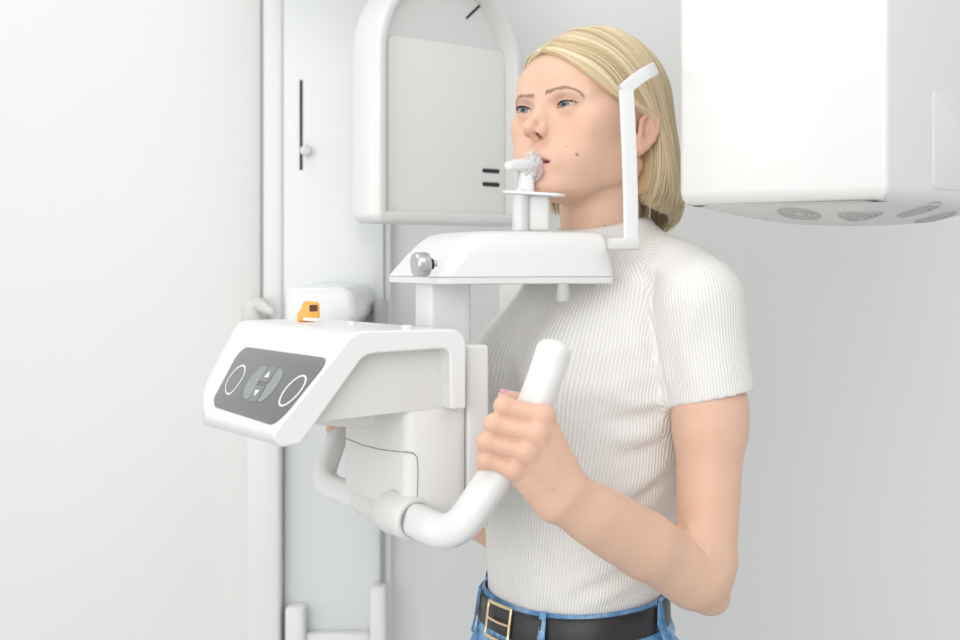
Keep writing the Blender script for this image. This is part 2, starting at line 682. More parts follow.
# ---- patient carriage
box_m = lambda name, lo, hi, m, parent, bev, seg=4: box(name, lo, hi, m, parent, bev, lambda a, b, z: mach(a, b, z), seg)
car = box_m('carriage', (-.147, -.113, 1.160), (-.0775, .107, 1.335), M_SATIN, XR, .012)
box_m('rear_post', (-.0776, -.105, 1.150), (-.053, .1055, 1.343), M_SATIN, car, .004)
box_m('carriage_foot', (-.138, -.118, 1.136), (-.075, .100, 1.168), M_SATIN, car, .014)
END_O, END_N = mach(-.147, 0, 1.2), -Vector(ML)
SIDE_O, SIDE_N = mach(-.11, .107, 1.2), Vector(MW)
seam = [pix_plane(px, py, END_O, END_N) for px, py in ((345, 438), (362, 445), (380, 449.5), (397, 451.5))]
seam += [pix_plane(px, py, SIDE_O, SIDE_N) for px, py in ((406, 452), (413, 453), (417, 457), (418, 470), (417.5, 490), (417, 500))]
tube('cover_seam', seam, .0007, M_SEAM, car, 6)
lathe('screw', [(.0045, -.002), (.0045, .0008), (.0035, .0010), (.003, .0002), (0, .0002)], pix_plane(462, 502, SIDE_O, SIDE_N), MW, M_SATIN, car, 20)

# ---- grab handles
near_path = catmull([(402, 514, 1.668), (418, 521, 1.643), (434, 528.5, 1.622), (447, 531, 1.612), (459, 526, 1.606), (470, 514, 1.603), (484, 493, 1.601), (502, 467, 1.60), (520, 436, 1.60), (535, 404, 1.60), (543, 383, 1.60), (548, 368, 1.603), (552, 356, 1.606), (553.5, 351, 1.607)], 6)
near_path = [at(*p) for p in near_path]
rad = [(.0176, .0152)] * len(near_path)
gh = tube('grab_handle', near_path, rad, M_WHITE, XR, 32, shape=2.6, round_ends=(0, .012), up=Vector((.4, -.2, 1)))
ax = (near_path[6] - near_path[2]).normalized()
lathe('collar', [(.0175, -.026), (.0215, -.024), (.0232, -.016), (.0232, -.003), (.0215, .0005), (.0182, .0005), (.0182, -.01)], near_path[5], ax, M_SATIN, gh, 32)
lathe('collar_gap', [(.0184, 0), (.0186, .0012), (.0170, .0014), (.0170, 0)], near_path[5] + ax * .0008, ax, M_SEAM, gh, 32)
tube('handle_base', [mach(-.125, -.088, 1.163), mach(-.125, .03, 1.160), at(396, 512, 1.672), near_path[3]], [.023, .025, .024, .0215], M_SATIN, car, 28, round_ends=(.015, 0))
G1 = np.array(far(GRIP)); UPD = nrm(far(np.array(at(541, 394, 1.60))) - far(np.array(at(499, 484, 1.60))))
far_path = [mach(-.135, -.085, 1.160), at(346, 492, 1.875), at(334, 488, 1.90), at(326.5, 481, 1.915), at(325, 472, 1.925), at(330, 456, 1.94), at(338, 438, 1.955), Vector(G1 - UPD * .02), Vector(G1 + UPD * .02), Vector(G1 + UPD * .05)]
far_path = [Vector(p) for p in catmull([tuple(p) for p in far_path], 6)]
tube('grab_handle', far_path, [(.0150, .0125)] * len(far_path), M_WHITE, XR, 28, shape=2.6, round_ends=(0, .012), up=Vector((.4, -.2, 1)))

# ---- control console: a bent shell over a recessed body
shell_poly = rounded_poly([(-.294, 1.258), (-.2075, 1.361), (-.0876, 1.361), (-.0876, 1.2785), (-.1045, 1.2785), (-.1060, 1.3415), (-.1965, 1.3375), (-.2630, 1.2500), (-.283, 1.2470)], [.010, .030, .016, .003, .003, .008, .022, .008, .008], 7)
B1 = .128
CW = Vector((-.47, .88, 0)).normalized()


def con(a, z, t):
    """console point: profile position (a, z) carried from the near side (t = 0) to the far side (t = 1); the slanted face narrows downwards"""
    k = max(0.0, min(1.0, (-.2075 - a) / .086))
    return mach(a, B1, z) + CW * ((.345 - .085 * k - .058 * max(0, (k - .62) / .38) ** 2) * t)


def subdivide(poly, step):
    out = []
    for i, p in enumerate(poly):
        q = poly[(i + 1) % len(poly)]
        n = max(1, int((q - p).length / step))
        out += [p + (q - p) * (k / n) for k in range(n)]
    return out


console = prism('control_console', subdivide(shell_poly, .008), 0.0, 1.0, con, M_WHITE, XR, .0)
bv = console.modifiers.new('edge', 'BEVEL'); bv.width = .0055; bv.segments = 4; bv.limit_method = 'ANGLE'; bv.angle_limit = math.radians(50)
bv.harden_normals = False
body_poly = rounded_poly([(-.2560, 1.2640), (-.1950, 1.3440), (-.0985, 1.3440), (-.0985, 1.2790), (-.2245, 1.2705)], [.002, .012, .004, .006, .010], 4)
prism('console_body', body_poly, .06, .72, con, M_WARM, console, 0)
# slanted face frame
FA = Vector((-.2075, 1.361)); FB = Vector((-.294, 1.258))
fd = (FB - FA).normalized(); fn = Vector((fd.y, -fd.x))
if fn.x > 0: fn = -fn
FLEN = (FB - FA).length


def face_pt(s, t, h=0.0):
    """s across from the near side (0) to the far side (1), t down the slope (0..1), h metres above it"""
    q = FA + fd * (t * FLEN) + fn * h
    return con(q.x, q.y, s)


M_PANEL = mat('grey_touch_panel', (.150, .157, .152), .35, coat=.2)
M_PAD = mat('light_grey_pad', (.27, .285, .28), .4)
M_KEY = mat('mid_grey_key', (.20, .21, .205), .4)
M_RING = mat('white_print', (.86, .86, .88), .4)
WS, HS = .285, FLEN            # metres per unit of s and t near the panel's middle


def fpm(x, y, h=0.0):
    """metres on the panel from its centre, x towards the near side, y down"""
    return face_pt(.435 - x / WS, .590 + y / HS, h)


PW, PH = .1175, .0430
panel_poly = rounded_poly([(-PW + .010, -PH), (PW + .002, -PH), (PW, PH), (-PW - .002, PH - .005)], [.020, .016, .024, .010], 6)
prism('touch_panel', panel_poly, -.002, .0012, lambda u, v, h: fpm(u, v, h), M_PANEL, console, .0006, 2)
for sx in (-.074, .094):
    r = .0190
    rings = []
    for k in range(48):
        q = 2 * math.pi * k / 48
        c, sn = math.cos(q), math.sin(q)
        rings.append([fpm(sx + (r + dr) * c, .001 + (r + dr) * sn, h) for dr, h in ((-.0012, .0008), (-.0009, .0019), (.0009, .0019), (.0012, .0008))])
    loft('ring_button', rings, M_RING, console, False, 60, True)
CX0 = .008
for sg in (-1, 1):
    pts = [Vector((CX0 + sg * .0145, -.0215)), Vector((CX0 + sg * .0145, .0215))]
    for k in range(13):
        q = math.pi / 2 - math.pi * k / 12
        pts.append(Vector((CX0 + sg * (.0210 + .0205 * math.cos(q)), .0215 * math.sin(q))))
    prism('side_pad', pts, .0004, .0019, lambda u, v, h: fpm(u, v, h), M_PAD, console, 0)
for sg in (-1, 1):
    kp = rounded_poly([(CX0 - .0128, sg * .0028), (CX0 + .0128, sg * .0028), (CX0 + .0128, sg * .0225), (CX0 - .0128, sg * .0225)], .002, 3)
    prism('arrow_key', kp, .0004, .0019, lambda u, v, h: fpm(u, v, h), M_KEY, console, 0)
    tri = [Vector((CX0 - .0056, sg * .0085)), Vector((CX0 + .0056, sg * .0085)), Vector((CX0, sg * .0165))]
    prism('arrow_mark', tri, .0015, .0023, lambda u, v, h: fpm(u, v, h), M_RING, console, 0)
for px, py, rr in ((352, 325, .0042), (407, 329, .0060)):
    pb = pix_plane(px, py, (0, 0, 1.361), (0, 0, 1))
    lathe('console_button', [(rr, -.002), (rr, .0028), (rr * .8, .004), (0, .0042)], pb, (0, 0, 1), M_WHITE, console, 20)

# ---- pillar and chin table
box_m('pillar', (-.0905, -.026, 1.30), (-.0405, .024, 1.410), M_WHITE, XR, .006)


def table_ring(z, ia, ic, ib, r):
    """footprint at one height: insets on the panel end, patient end and both sides"""
    p = rounded_poly([(-.104 + ia, -.0873 + ib), (.104 - ic, -.0873 + ib), (.104 - ic, .0887 - ib), (-.104 + ia, .0887 - ib)], [r, r * .6, r * .5, r], 8)
    return [mach(q.x, q.y, z) for q in p]


table = loft('chin_table', [table_ring(1.4145, 0, 0, 0, .016), table_ring(1.417, .002, .0005, .0005, .016), table_ring(1.438, .020, .0015, .003, .018), table_ring(1.452, .034, .003, .006, .02), table_ring(1.4595, .043, .006, .010, .022), table_ring(1.4625, .054, .012, .017, .024), table_ring(1.4635, .066, .020, .026, .024)], M_WHITE, XR, True, 50)
loft('table_seam', [table_ring(1.4130, .0012, .0012, .0012, .015), table_ring(1.4150, .0012, .0012, .0012, .015)], M_VENT, table)
loft('table_base', [table_ring(1.4060, .003, .003, .003, .014), table_ring(1.4072, .0005, .0005, .0005, .016), table_ring(1.4130, 0, 0, 0, .016), table_ring(1.4136, .0006, .0006, .0006, .016)], M_WHITE, table)
kd = Vector((-.93, -.42, -.05)).normalized()
ks = at(431, 264, 1.672)
lathe('knob_shaft', [(.0060, -.0015), (.0060, .0015), (.0040, .0020), (.0040, .010)], ks, kd, M_BLACK, table, 20)
lathe('knob_axle', [(.0036, -.006), (.0036, .006)], ks, kd, M_CHROME, table, 16)
lathe('adjusting_knob', [(.004, .003), (.0118, .0038), (.0128, .0055), (.0128, .0170), (.0118, .0188), (0, .0192)], ks, kd, M_CHROME, table, 28)
lathe('locking_knob', [(.0065, .004), (.0068, -.004), (.0075, -.0045), (.0075, -.0150), (.0066, -.0160), (0, -.0160)], at(563, 287, 1.735), (0, 0, 1), M_VENT, table, 12)
# temple support
tb = prism('temple_bracket', rounded_poly([(at(608, 250, 1.735).x, at(608, 250, 1.735).z), (at(640, 250, 1.735).x, at(640, 250, 1.735).z), (at(640, 238, 1.735).x, at(640, 238, 1.735).z), (at(608, 238, 1.735).x, at(608, 238, 1.735).z)], .003, 3), 1.729, 1.760, lambda u, v, d: Vector((u, d, v)), M_VENT if False else M_WARM, XR, .003)
M_CLEAR = mat('milky_clear_plastic', (.86, .87, .87), .25, trans=.15, sss=.0, coat=.3)
TP = [at(631, 246, 1.737), at(630.5, 200, 1.737), at(629, 150, 1.737), at(627, 105, 1.737), at(626, 90, 1.738)]
tp = tube('temple_support', TP, [(.0082, .0032)] * 5, M_CLEAR, tb, 20, Vector((1, .15, 0)), 5)
tube('temple_pad', [at(623, 91, 1.738), at(632, 83, 1.742), at(642, 75.5, 1.752), at(650, 71, 1.766), at(654, 69, 1.776)], [(.0075, .0032)] * 5, M_CLEAR, tb, 20, Vector((0, 0, 1)), 5, round_ends=(0, .003))

# ---- bite block on the chin table
bite = box('bite_post', tuple(at(528, 233, 1.795))[:1] + (1.785,) + (1.4642,), (at(549, 197, 1.795).x, 1.812, at(549, 195, 1.795).z), M_SATIN, None, .004)
bite.name = bite.data.name = 'bite_block'
tag(bite, 'white and clear plastic bite block with crumpled film standing under her lips', 'mouthpiece')
M_GLASS = mat('clear_plastic', (.93, .94, .94), .12, alpha=.38, spec=.6)
M_FILM = mat('plastic_film', (.93, .93, .94), .18, trans=.55, alpha=.75, bump=.6, bump_scale=160)
lathe('clear_sleeve', [(.0078, 0), (.0088, .001), (.0088, .036), (.0095, .040), (.0078, .041), (.0070, .038), (.0070, .002)], at(520, 231, 1.782), (0, 0, 1), M_GLASS, bite, 24)
lathe('sleeve_core', [(.0045, 0), (.0045, .045), (.003, .047), (0, .047)], at(520, 231, 1.782), (0, 0, 1), M_WHITE, bite, 20)
pl = rounded_poly([(at(501, 0, 1.79).x, 1.772), (at(560, 0, 1.79).x, 1.768), (at(566, 0, 1.79).x, 1.785), (at(556, 0, 1.79).x, 1.815), (at(508, 0, 1.79).x, 1.815)], .010, 5)
zt = at(530, 193.5, 1.79).z
prism('chin_plate', pl, zt - .0015, zt + .0018, lambda u, v, d: Vector((u, v, d - (u - .05) * .06)), M_CLEAR, bite, .0008, 2)
tube('bite_stem', [at(526, 196, 1.795), at(526, 182, 1.795), at(527, 172, 1.796)], [(.0100, .0085), (.0088, .0075), (.0070, .0060)], M_WHITE, bite, 20, Vector((1, 0, 0)), 3, round_ends=(0, .004))
tube('bite_rod', [at(509, 166, 1.780), at(517, 165, 1.788), at(527, 165, 1.797), at(537, 161, 1.808), at(543, 159.5, 1.816)], [(.0050, .0062), (.0070, .0078), (.0066, .0078), (.0046, .0070), (.0040, .0062)], M_WHITE, bite, 20, Vector((0, 0, 1)), 3, round_ends=(.004, .003))
# thin hygienic film crumpled over the mouthpiece
bm = bmesh.new()
bmesh.ops.create_icosphere(bm, subdivisions=4, radius=1)
c0 = at(530, 170, 1.800)
for v in bm.verts:
    d = v.co.normalized()
    k = 1 + .22 * mnoise.noise(d * 2.6) + .12 * mnoise.noise(d * 6.1)
    v.co = c0 + Vector((d.x * .0135 * k, d.y * .0125 * k, d.z * .0200 * k)) + Vector((.004 * d.z, 0, 0))
bm_obj('film_cover', bm, M_FILM, bite, True, 25)

# ---- head with the arched window (far side of her face)
TU = Vector((.667, .745, 0)); TN = Vector((.745, -.667, 0)); TO = Vector((at(379, 0, 2.12).x, 2.12, 0))
def tpt(u, z, d=0.0):
    return TO + TU * u - TN * d + Vector((0, 0, z))
outer = rounded_poly([(0, 1.482), (.297, 1.482), (.297, 1.835), (0, 1.835)], [.014, .014, .125, .125], 14)
def arch(ins, d):
    p = inset_poly(outer, ins) if ins else outer
    return [tpt(q.x, q.y, d) for q in p]
tube_head = loft('tube_head', [arch(.03, .062), arch(.006, .056), arch(0, .046), arch(0, .006), arch(.002, .0015), arch(.005, 0), arch(.0125, 0), arch(.0150, .0015), arch(.0165, .005), arch(.0185, .026)], M_WHITE, XR, True, 40)
PO = tpt(0, 0, .020)
q0 = pix_plane(389, 216, PO, TN); q1 = pix_plane(388, 34, PO, TN)
u0 = (q0 - TO).dot(TU)
pp = rounded_poly([(u0, q0.z), (.2785, q0.z), (.2785, q1.z), (u0, q1.z)], .010, 5)
prism('window_panel', pp, .0275, .020, lambda u, z, d: tpt(u, z, d), mat('pale_window_panel', (.84, .855, .83), .45), tube_head, .0015, 2)
def tslot(px0, py0, px1, py1, hw_, dep, name):
    o = tpt(0, 0, dep)
    a = pix_plane(px0, py0, o, TN); b = pix_plane(px1, py1, o, TN)
    A = Vector(((a - TO).dot(TU), a.z)); B = Vector(((b - TO).dot(TU), b.z))
    e = (B - A).normalized(); n = Vector((-e.y, e.x)) * hw_
    prism(name, rounded_poly([A + n, B + n, B - n, A - n], hw_ * .8, 4), dep + .001, dep - .0012, lambda u, z, d: tpt(u, z, d), M_BLACK, tube_head)
tslot(482.5, 170.5, 499, 171.5, .0030, .0200, 'panel_slot')
tslot(482.5, 184, 499, 185, .0030, .0200, 'panel_slot')
tslot(466, 18.5, 479.5, 5.5, .0018, .0262, 'alignment_slot')

# ---- sensor head near the camera, beside her hair
SN = at(887, 0, 1.60); SN = Vector((SN.x, 1.60, 0))
SU = Vector((-.745, .667, 0)); SV = Vector((.667, .745, 0))
def spt(u, v, z):
    return SN + SU * u + SV * v + Vector((0, 0, z))
SW, SD = .254, .30
sp = rounded_poly([(0, 0), (SW, 0), (SW, SD), (0, SD)], [.006, .010, .02, .02], 5)
zb = at(0, 197, 1.60).z
def sring(ins, z):
    p = inset_poly(sp, ins) if ins else sp
    return [spt(q.x, q.y, z) for q in p]
sensor = loft('sensor_head', [sring(.016, zb - .004), sring(.007, zb - .001), sring(.002, zb + .004), sring(0, zb + .012), sring(0, 1.95), sring(.01, 1.97)], M_WHITE, XR, True, 40)
def under(u, v):
    e = min(u - .012, SW - .012 - u, v - .012, SD - .012 - v)
    return zb - .004 - .020 * math.sin(math.pi / 2 * max(0, min(1, e / .10)))
rings = []
for k in range(11):
    i_ = .012 + .010 * k
    r_ = max(.006, .022 - .0012 * k)
    rings.append([spt(q.x, q.y, under(i_, SD / 2)) for q in rounded_poly([(i_, i_), (SW - i_, i_), (SW - i_, SD - i_), (i_, SD - i_)], r_, 5)])
base = loft('vent_plate', [[spt(q.x, q.y, zb + .002) for q in rounded_poly([(.012, .012), (SW - .012, .012), (SW - .012, SD - .012), (.012, SD - .012)], .022, 5)]] + rings, M_SATIN, sensor, True, 60)
for u, v in ((.062, .060), (.030, .130), (.125, .042), (.050, .21)):
    for k in range(3):
        r0 = .007 + .007 * k
        loops = []
        for j in range(32):
            q = 2 * math.pi * j / 32
            loop = []
            for dr, dz in ((-.0022, .002), (-.0022, -.0010), (.0022, -.0010), (.0022, .002)):
                uu, vv = u + (r0 + dr) * math.cos(q), v + (r0 + dr) * math.sin(q)
                loop.append(spt(uu, vv, under(uu, vv) + dz))
            loops.append(loop)
        loft('vent_ring', loops, M_VENT, sensor, False, 60, True)
prism('side_panel', rounded_poly([(.10, zb + .012), (.29, zb + .012), (.29, zb + .115), (.10, zb + .115)], .008, 4), -.002, .0015, lambda v, z, d: spt(0, v, z) - SU * d, M_SATIN, sensor, .001, 2)

# ---- rotating arm overhead, out of the frame
box('overhead_bracket', (-.42, 1.95, 2.08), (-.18, 2.545, 2.24), M_SATIN, XR, .02)
sc_ = spt(SW / 2, SD / 2, 0); tc_ = tpt(.148, 0, .05)
tube('rotating_arm', [Vector((sc_.x, sc_.y, 2.0)), Vector((sc_.x - .12, sc_.y + .06, 2.04)), Vector((tc_.x + .1, tc_.y - .03, 2.04)), Vector((tc_.x, tc_.y, 2.0))], [(.05, .09)] * 4, M_SATIN, XR, 24, shape=4)
lathe('arm_pivot', [(.07, -.06), (.07, .1)], (tc_.x - .1, tc_.y - .1, 2.03), (0, 0, 1), M_SATIN, XR, 24)
box('sensor_stem', (sc_.x - .06, sc_.y - .06, 1.94), (sc_.x + .06, sc_.y + .06, 2.02), M_SATIN, XR, .01)
box('tube_stem', (tc_.x - .045, tc_.y - .02, 1.82), (tc_.x + .02, tc_.y + .06, 2.02), M_SATIN, XR, .01)

# ---- small orange clip lying on the console
M_ORANGE = mat('orange_plastic', (.86, .40, .06), .35, coat=.2)
M_DARKO = mat('dark_brown_plastic', (.10, .025, .012), .5)
oc = pix_plane(309, 321.5, (0, 0, 1.3612), (0, 0, 1))
OD = Vector((1, .1, 0)).normalized(); OE = Vector((-.1, 1, 0)).normalized()
opt = lambda u, v, d: oc + OD * u + OE * d + Vector((0, 0, v))
clip = prism('plastic_clip', rounded_poly([(-.0135, .0), (.0100, .0), (.0122, .006), (.0122, .0225), (-.0065, .0240), (-.0085, .016), (-.0138, .008)], [.003, .003, .003, .005, .004, .004, .003], 4), -.008, .008, opt, M_ORANGE, None, .002, 3)
prism('clip_opening', rounded_poly([(.0005, .0115), (.0100, .0120), (.0100, .0195), (.0005, .0195)], .0015, 3), -.0084, -.0070, opt, M_DARKO, clip)
prism('clip_tongue', rounded_poly([(-.0080, .0018), (.0105, -.0002), (.0125, .0040), (-.0060, .0050)], .0015, 3), -.0100, -.0070, opt, mat('pale_plastic', (.83, .80, .74), .4), clip)
tag(clip, 'small orange plastic clip with a dark opening lying on top of the white control console', 'clip')

# ------------------------------------------------------------------ the woman: frames of head and body
def yaw_frame(yaw, pitch=0.0, roll=0.0):
    """columns: her left, her forward, her up"""
    a, p, r = math.radians(yaw), math.radians(pitch), math.radians(roll)
    f = np.array([-math.sin(a), -math.cos(a), 0]); l = np.array([math.cos(a), -math.sin(a), 0]); z = np.array([0, 0, 1.0])
    f2 = f * math.cos(p) + z * math.sin(p); u2 = z * math.cos(p) - f * math.sin(p)
    l2 = l * math.cos(r) + u2 * math.sin(r); u3 = u2 * math.cos(r) - l * math.sin(r)
    return np.stack([l2, f2, u3], 1)


HEAD_O = np.array(at(588.0, 133, 1.88)); HEAD_O[2] = 1.574
HEAD_R = yaw_frame(44, 10, 2)


def hw(p):
    """head millimetres -> world"""
    return HEAD_O + np.asarray(p, float) @ HEAD_R.T / 1000.0


def hl(P):
    return (np.asarray(P, float) - HEAD_O) @ HEAD_R * 1000.0


def rot_local(ax, deg):
    return np.array(Matrix.Rotation(math.radians(deg), 3, ax))


class HeadField:
    def __init__(self, F):
        self.F = F

    def ell(self, c, r, k=8, op='add', R=None, mir=False):
        RR = HEAD_R if R is None else HEAD_R @ R
        self.F.ell(hw(c), np.array(r) / 1000, RR, k / 1000, op)
        if mir:
            M = np.diag([-1, 1, 1])
            RR = HEAD_R if R is None else HEAD_R @ M @ R @ M
            self.F.ell(hw((-c[0], c[1], c[2])), np.array(r) / 1000, RR, k / 1000, op)

    def cap(self, a, b, ra, rb=None, k=8, op='add', mir=False):
        rb = ra if rb is None else rb
        self.F.cap(hw(a), hw(b), ra / 1000, rb / 1000, k / 1000, op)
        if mir:
            self.F.cap(hw((-a[0], a[1], a[2])), hw((-b[0], b[1], b[2])), ra / 1000, rb / 1000, k / 1000, op)

    def ball(self, c, r, k=8, op='add', mir=False):
        self.F.ball(hw(c), r / 1000, k / 1000, op)
        if mir:
            self.F.ball(hw((-c[0], c[1], c[2])), r / 1000, k / 1000, op)

    def chain(self, pts, k=6, op='add', mir=False):
        for (p, r), (q, s) in zip(pts[:-1], pts[1:]):
            self.cap(p, q, r, s, k, op, mir)


EYE_C = (31.0, 71.5, 18.0)
EYE_R = 12.3
LID_TILT = 8.0


def eye_opening(side):
    """almond shaped gap between the lids, outside the eyeball"""
    cx, cy, cz = EYE_C[0] * side, EYE_C[1], EYE_C[2]

    def fn(P):
        q = hl(P) - np.array([cx, cy, cz])
        x = q[:, 0] * side; z = q[:, 2]; y = q[:, 1]
        t = math.radians(LID_TILT)
        xx = x * math.cos(t) + z * math.sin(t); zz = -x * math.sin(t) + z * math.cos(t)
        up = np.hypot(xx - 0.0, zz + 22.6) - 26.4      # upper lid arc
        lo = np.hypot(xx - 0.5, zz - 33.0) - 35.5      # lower lid arc
        d = np.maximum(up, lo)
        d = np.maximum(d, EYE_R - .5 - np.sqrt((q ** 2).sum(1)))
        d = np.maximum(d, 3.0 - y)
        return (d / 1000).astype(np.float32)
    return fn


def build_head(F):
    H = HeadField(F)
    H.ell((0, -10, 44), (71, 91, 83), 5)                       # skull
    H.ell((0, 34, 50), (58, 53, 46), 20)
    H.ell((28, 50, 47), (31, 31, 29), 22, mir=True)                       # forehead
    H.ell((0, 30, -4), (61, 53, 52), 22)                       # middle of the face
    H.ell((0, 36, -43), (43, 46, 41), 22)                      # lower face
    H.cap((46, 8, -42), (15, 68, -70), 12.5, 11.5, 20, mir=True)   # jaw line
    H.cap((55, 2, -8), (47, 8, -42), 11, 12, 20, mir=True)
    H.ell((0, 77, -72), (14, 12, 13), 14)                      # chin
    H.ell((41, 57, -7), (19, 15, 13), 16, mir=True)            # cheekbones
    H.ell((31, 60, -32), (19, 19, 22), 18, mir=True)           # cheeks
    H.ell((44, 36, -28), (17, 26, 24), 18, mir=True)
    H.ell((31.5, 97, 16.5), (17, 15.5, 12.5), 11, 'sub', mir=True)   # sockets
    H.cap((11, 82, 31), (27, 80.5, 35.5), 6, 5.5, 9, mir=True)     # brows
    H.cap((27, 80.5, 35.5), (50, 65, 32), 5.8, 7, 10, mir=True)
    H.ell((47, 58, 6), (14, 13, 13), 17, mir=True)
    H.ell((58, 38, 12), (11, 20, 18), 18, mir=True)               # outer rim of the eye socket
    # nose
    H.cap((0, 82, 27), (0, 88.5, 8), 6.3, 5.4, 10)
    H.cap((0, 89.5, 8), (0, 103.0, -10.0), 5.0, 5.2, 7)
    H.ell((0, 103.8, -10.0), (6.4, 6.2, 5.7), 8)
    H.ell((9.2, 92.0, -13.6), (5.0, 9.0, 5.4), 5, mir=True)
    H.cap((4.5, 85, 4), (8.0, 89, -7), 4.4, 3.4, 7, mir=True)
    H.cap((0, 103.0, -13.8), (0, 90.5, -19.8), 3.0, 3.8, 3.5)
    H.ell((6.5, 95.5, -18.8), (3.3, 6.6, 4.8), 1.2, 'sub', R=rot_local('X', 18), mir=True)
    # mouth
    H.ell((0, 75, -44), (26, 16, 19), 13)
    up = [((23.5, 78, -46.5), 2.0), ((15, 84.6, -43.9), 2.9), ((6.5, 87.8, -41.8), 3.4), ((0, 88.2, -42.4), 3.2)]
    lo = [((22.5, 78, -47.5), 2.0), ((13, 85.0, -52.6), 4.2), ((5, 87.4, -54.4), 5.0), ((0, 87.6, -54.4), 5.0)]
    H.chain(up, 3, mir=True)
    H.chain(lo, 3, mir=True)
    H.cap((0, 91, -26), (0, 93.0, -35), 2.0, 2.2, 3, 'sub')      # philtrum
    H.ell((0, 87, -47.4), (20.5, 13, 3.1), 1.6, 'sub')           # parted lips
    H.ell((0, 93, -64), (18, 7.5, 5.0), 7, 'sub')                # hollow under the lower lip
    # eyelids
    H.ell(EYE_C, (14.6, 13.9, 13.9), 4, mir=True)
    for s in (1, -1):
        F.func(eye_opening(s), hw((EYE_C[0] * s, EYE_C[1] + 10, EYE_C[2])), .018, 'sub', .0009)
    for s in (1, -1):                                            # crease of the upper lid
        pts = [((s * x, y, z), .75) for x, y, z in ((19, 85.5, 21.0), (25, 86.0, 24.8), (31, 85.8, 26.2), (37, 83.6, 25.6), (44, 78.0, 21.8))]
        H.chain(pts, 2.2, 'sub')
    # ears
    Re = rot_local('Z', 24) @ rot_local('X', 10)
    for s in (1, -1):
        M = np.diag([s, 1, 1])
        R = M @ Re @ M

        def e(p):
            return tuple(np.array([s * 75.5, -13.5, 5]) + R @ np.array([s * p[0] * .85, p[1] * .74, p[2] * .78]))
        H.ell(e((0, 0, 3)), (3.6, 11, 20), 4, R=R)
        H.ell(e((-3, 3, -20)), (4.4, 8, 11), 5, R=R)
        H.ell(e((5.5, 1.5, 3)), (5.2, 7.4, 14.5), 3, 'sub', R=R)
        rim = [(e((1, 12, 2)), 2.2), (e((2.5, 14, 14)), 2.6), (e((3, 8, 26)), 2.9), (e((3, -3, 29.5)), 3), (e((3.4, -13, 22)), 3), (e((3.4, -16, 8)), 2.9),
               (e((2.6, -13.5, -8)), 2.8), (e((1, -6, -22)), 3.4), (e((0, 2, -29)), 4.2), (e((-1, 7, -24)), 3.8)]
        H.chain(rim, 2.5)
        H.chain([(e((1.5, -4, 20)), 2), (e((2.2, -8.5, 8)), 2.5), (e((1.8, -6.5, -7)), 2.4), (e((1, 1, -14)), 2.4)], 2.5)
        H.ell(e((2.5, 9.5, -5)), (2.6, 3.6, 5.5), 2.5, R=R)      # tragus
        H.ell(e((5.5, 2, -4)), (5.5, 4.2, 5.5), 2.5, 'sub', R=R)
    return H


def skin_tint(P):
    """pigment of the skin itself: lips (1), flush of cheeks and ears (2), moles (3)"""
    q = hl(P)
    x, y, z = q[:, 0], q[:, 1], q[:, 2]
    ax = np.abs(x)
    # lip outline
    s = np.clip(ax / 24, 0, 1)
    top = np.interp(s, [0, .15, .28, .6, 1], [-39.6, -39.0, -38.4, -41.6, -46.4])
    bot = np.interp(s, [0, .3, .6, 1], [-59.9, -59.4, -56.0, -47.6])
    inside = np.minimum(np.minimum(top - z, z - bot), (23.8 - ax))
    lip = np.clip(inside / 1.4 + .5, 0, 1) * (y > 70)
    flush = np.exp(-(((ax - 44) / 17) ** 2 + ((z + 12) / 15) ** 2)) * (y > 20)
    flush = np.maximum(flush, .8 * np.exp(-(((ax - 0) / 16) ** 2 + ((z + 19) / 9) ** 2)) * (y > 87))
    flush = np.maximum(flush, .8 * ((ax > 70) & (y < 12) & (np.abs(z) < 45)))
    for T in (lambda p: p, far):
        for f_ in HAND_PTS:
            for k_, w_ in ((0, .9), (1, .9), (3, .8)):
                e_ = np.linalg.norm(np.asarray(P) - T(pv(*HAND_PTS[f_][k_][:3])), axis=1)
                flush = np.maximum(flush, w_ * np.exp(-(e_ / .013) ** 2))
    mole = np.zeros(len(q))
    for m, r in MOLES:
        mole = np.maximum(mole, np.clip(1.5 - np.linalg.norm(np.asarray(P) - m, axis=1) / r, 0, 1))
    s_ = np.hypot((ax - 32) / 19, (z - 22.5) / 9.5)
    lid = np.clip(1.25 - s_, 0, 1) * (y > 55) * (z > 12)
    return lip, flush, mole, np.clip(lid * 1.3, 0, 1)


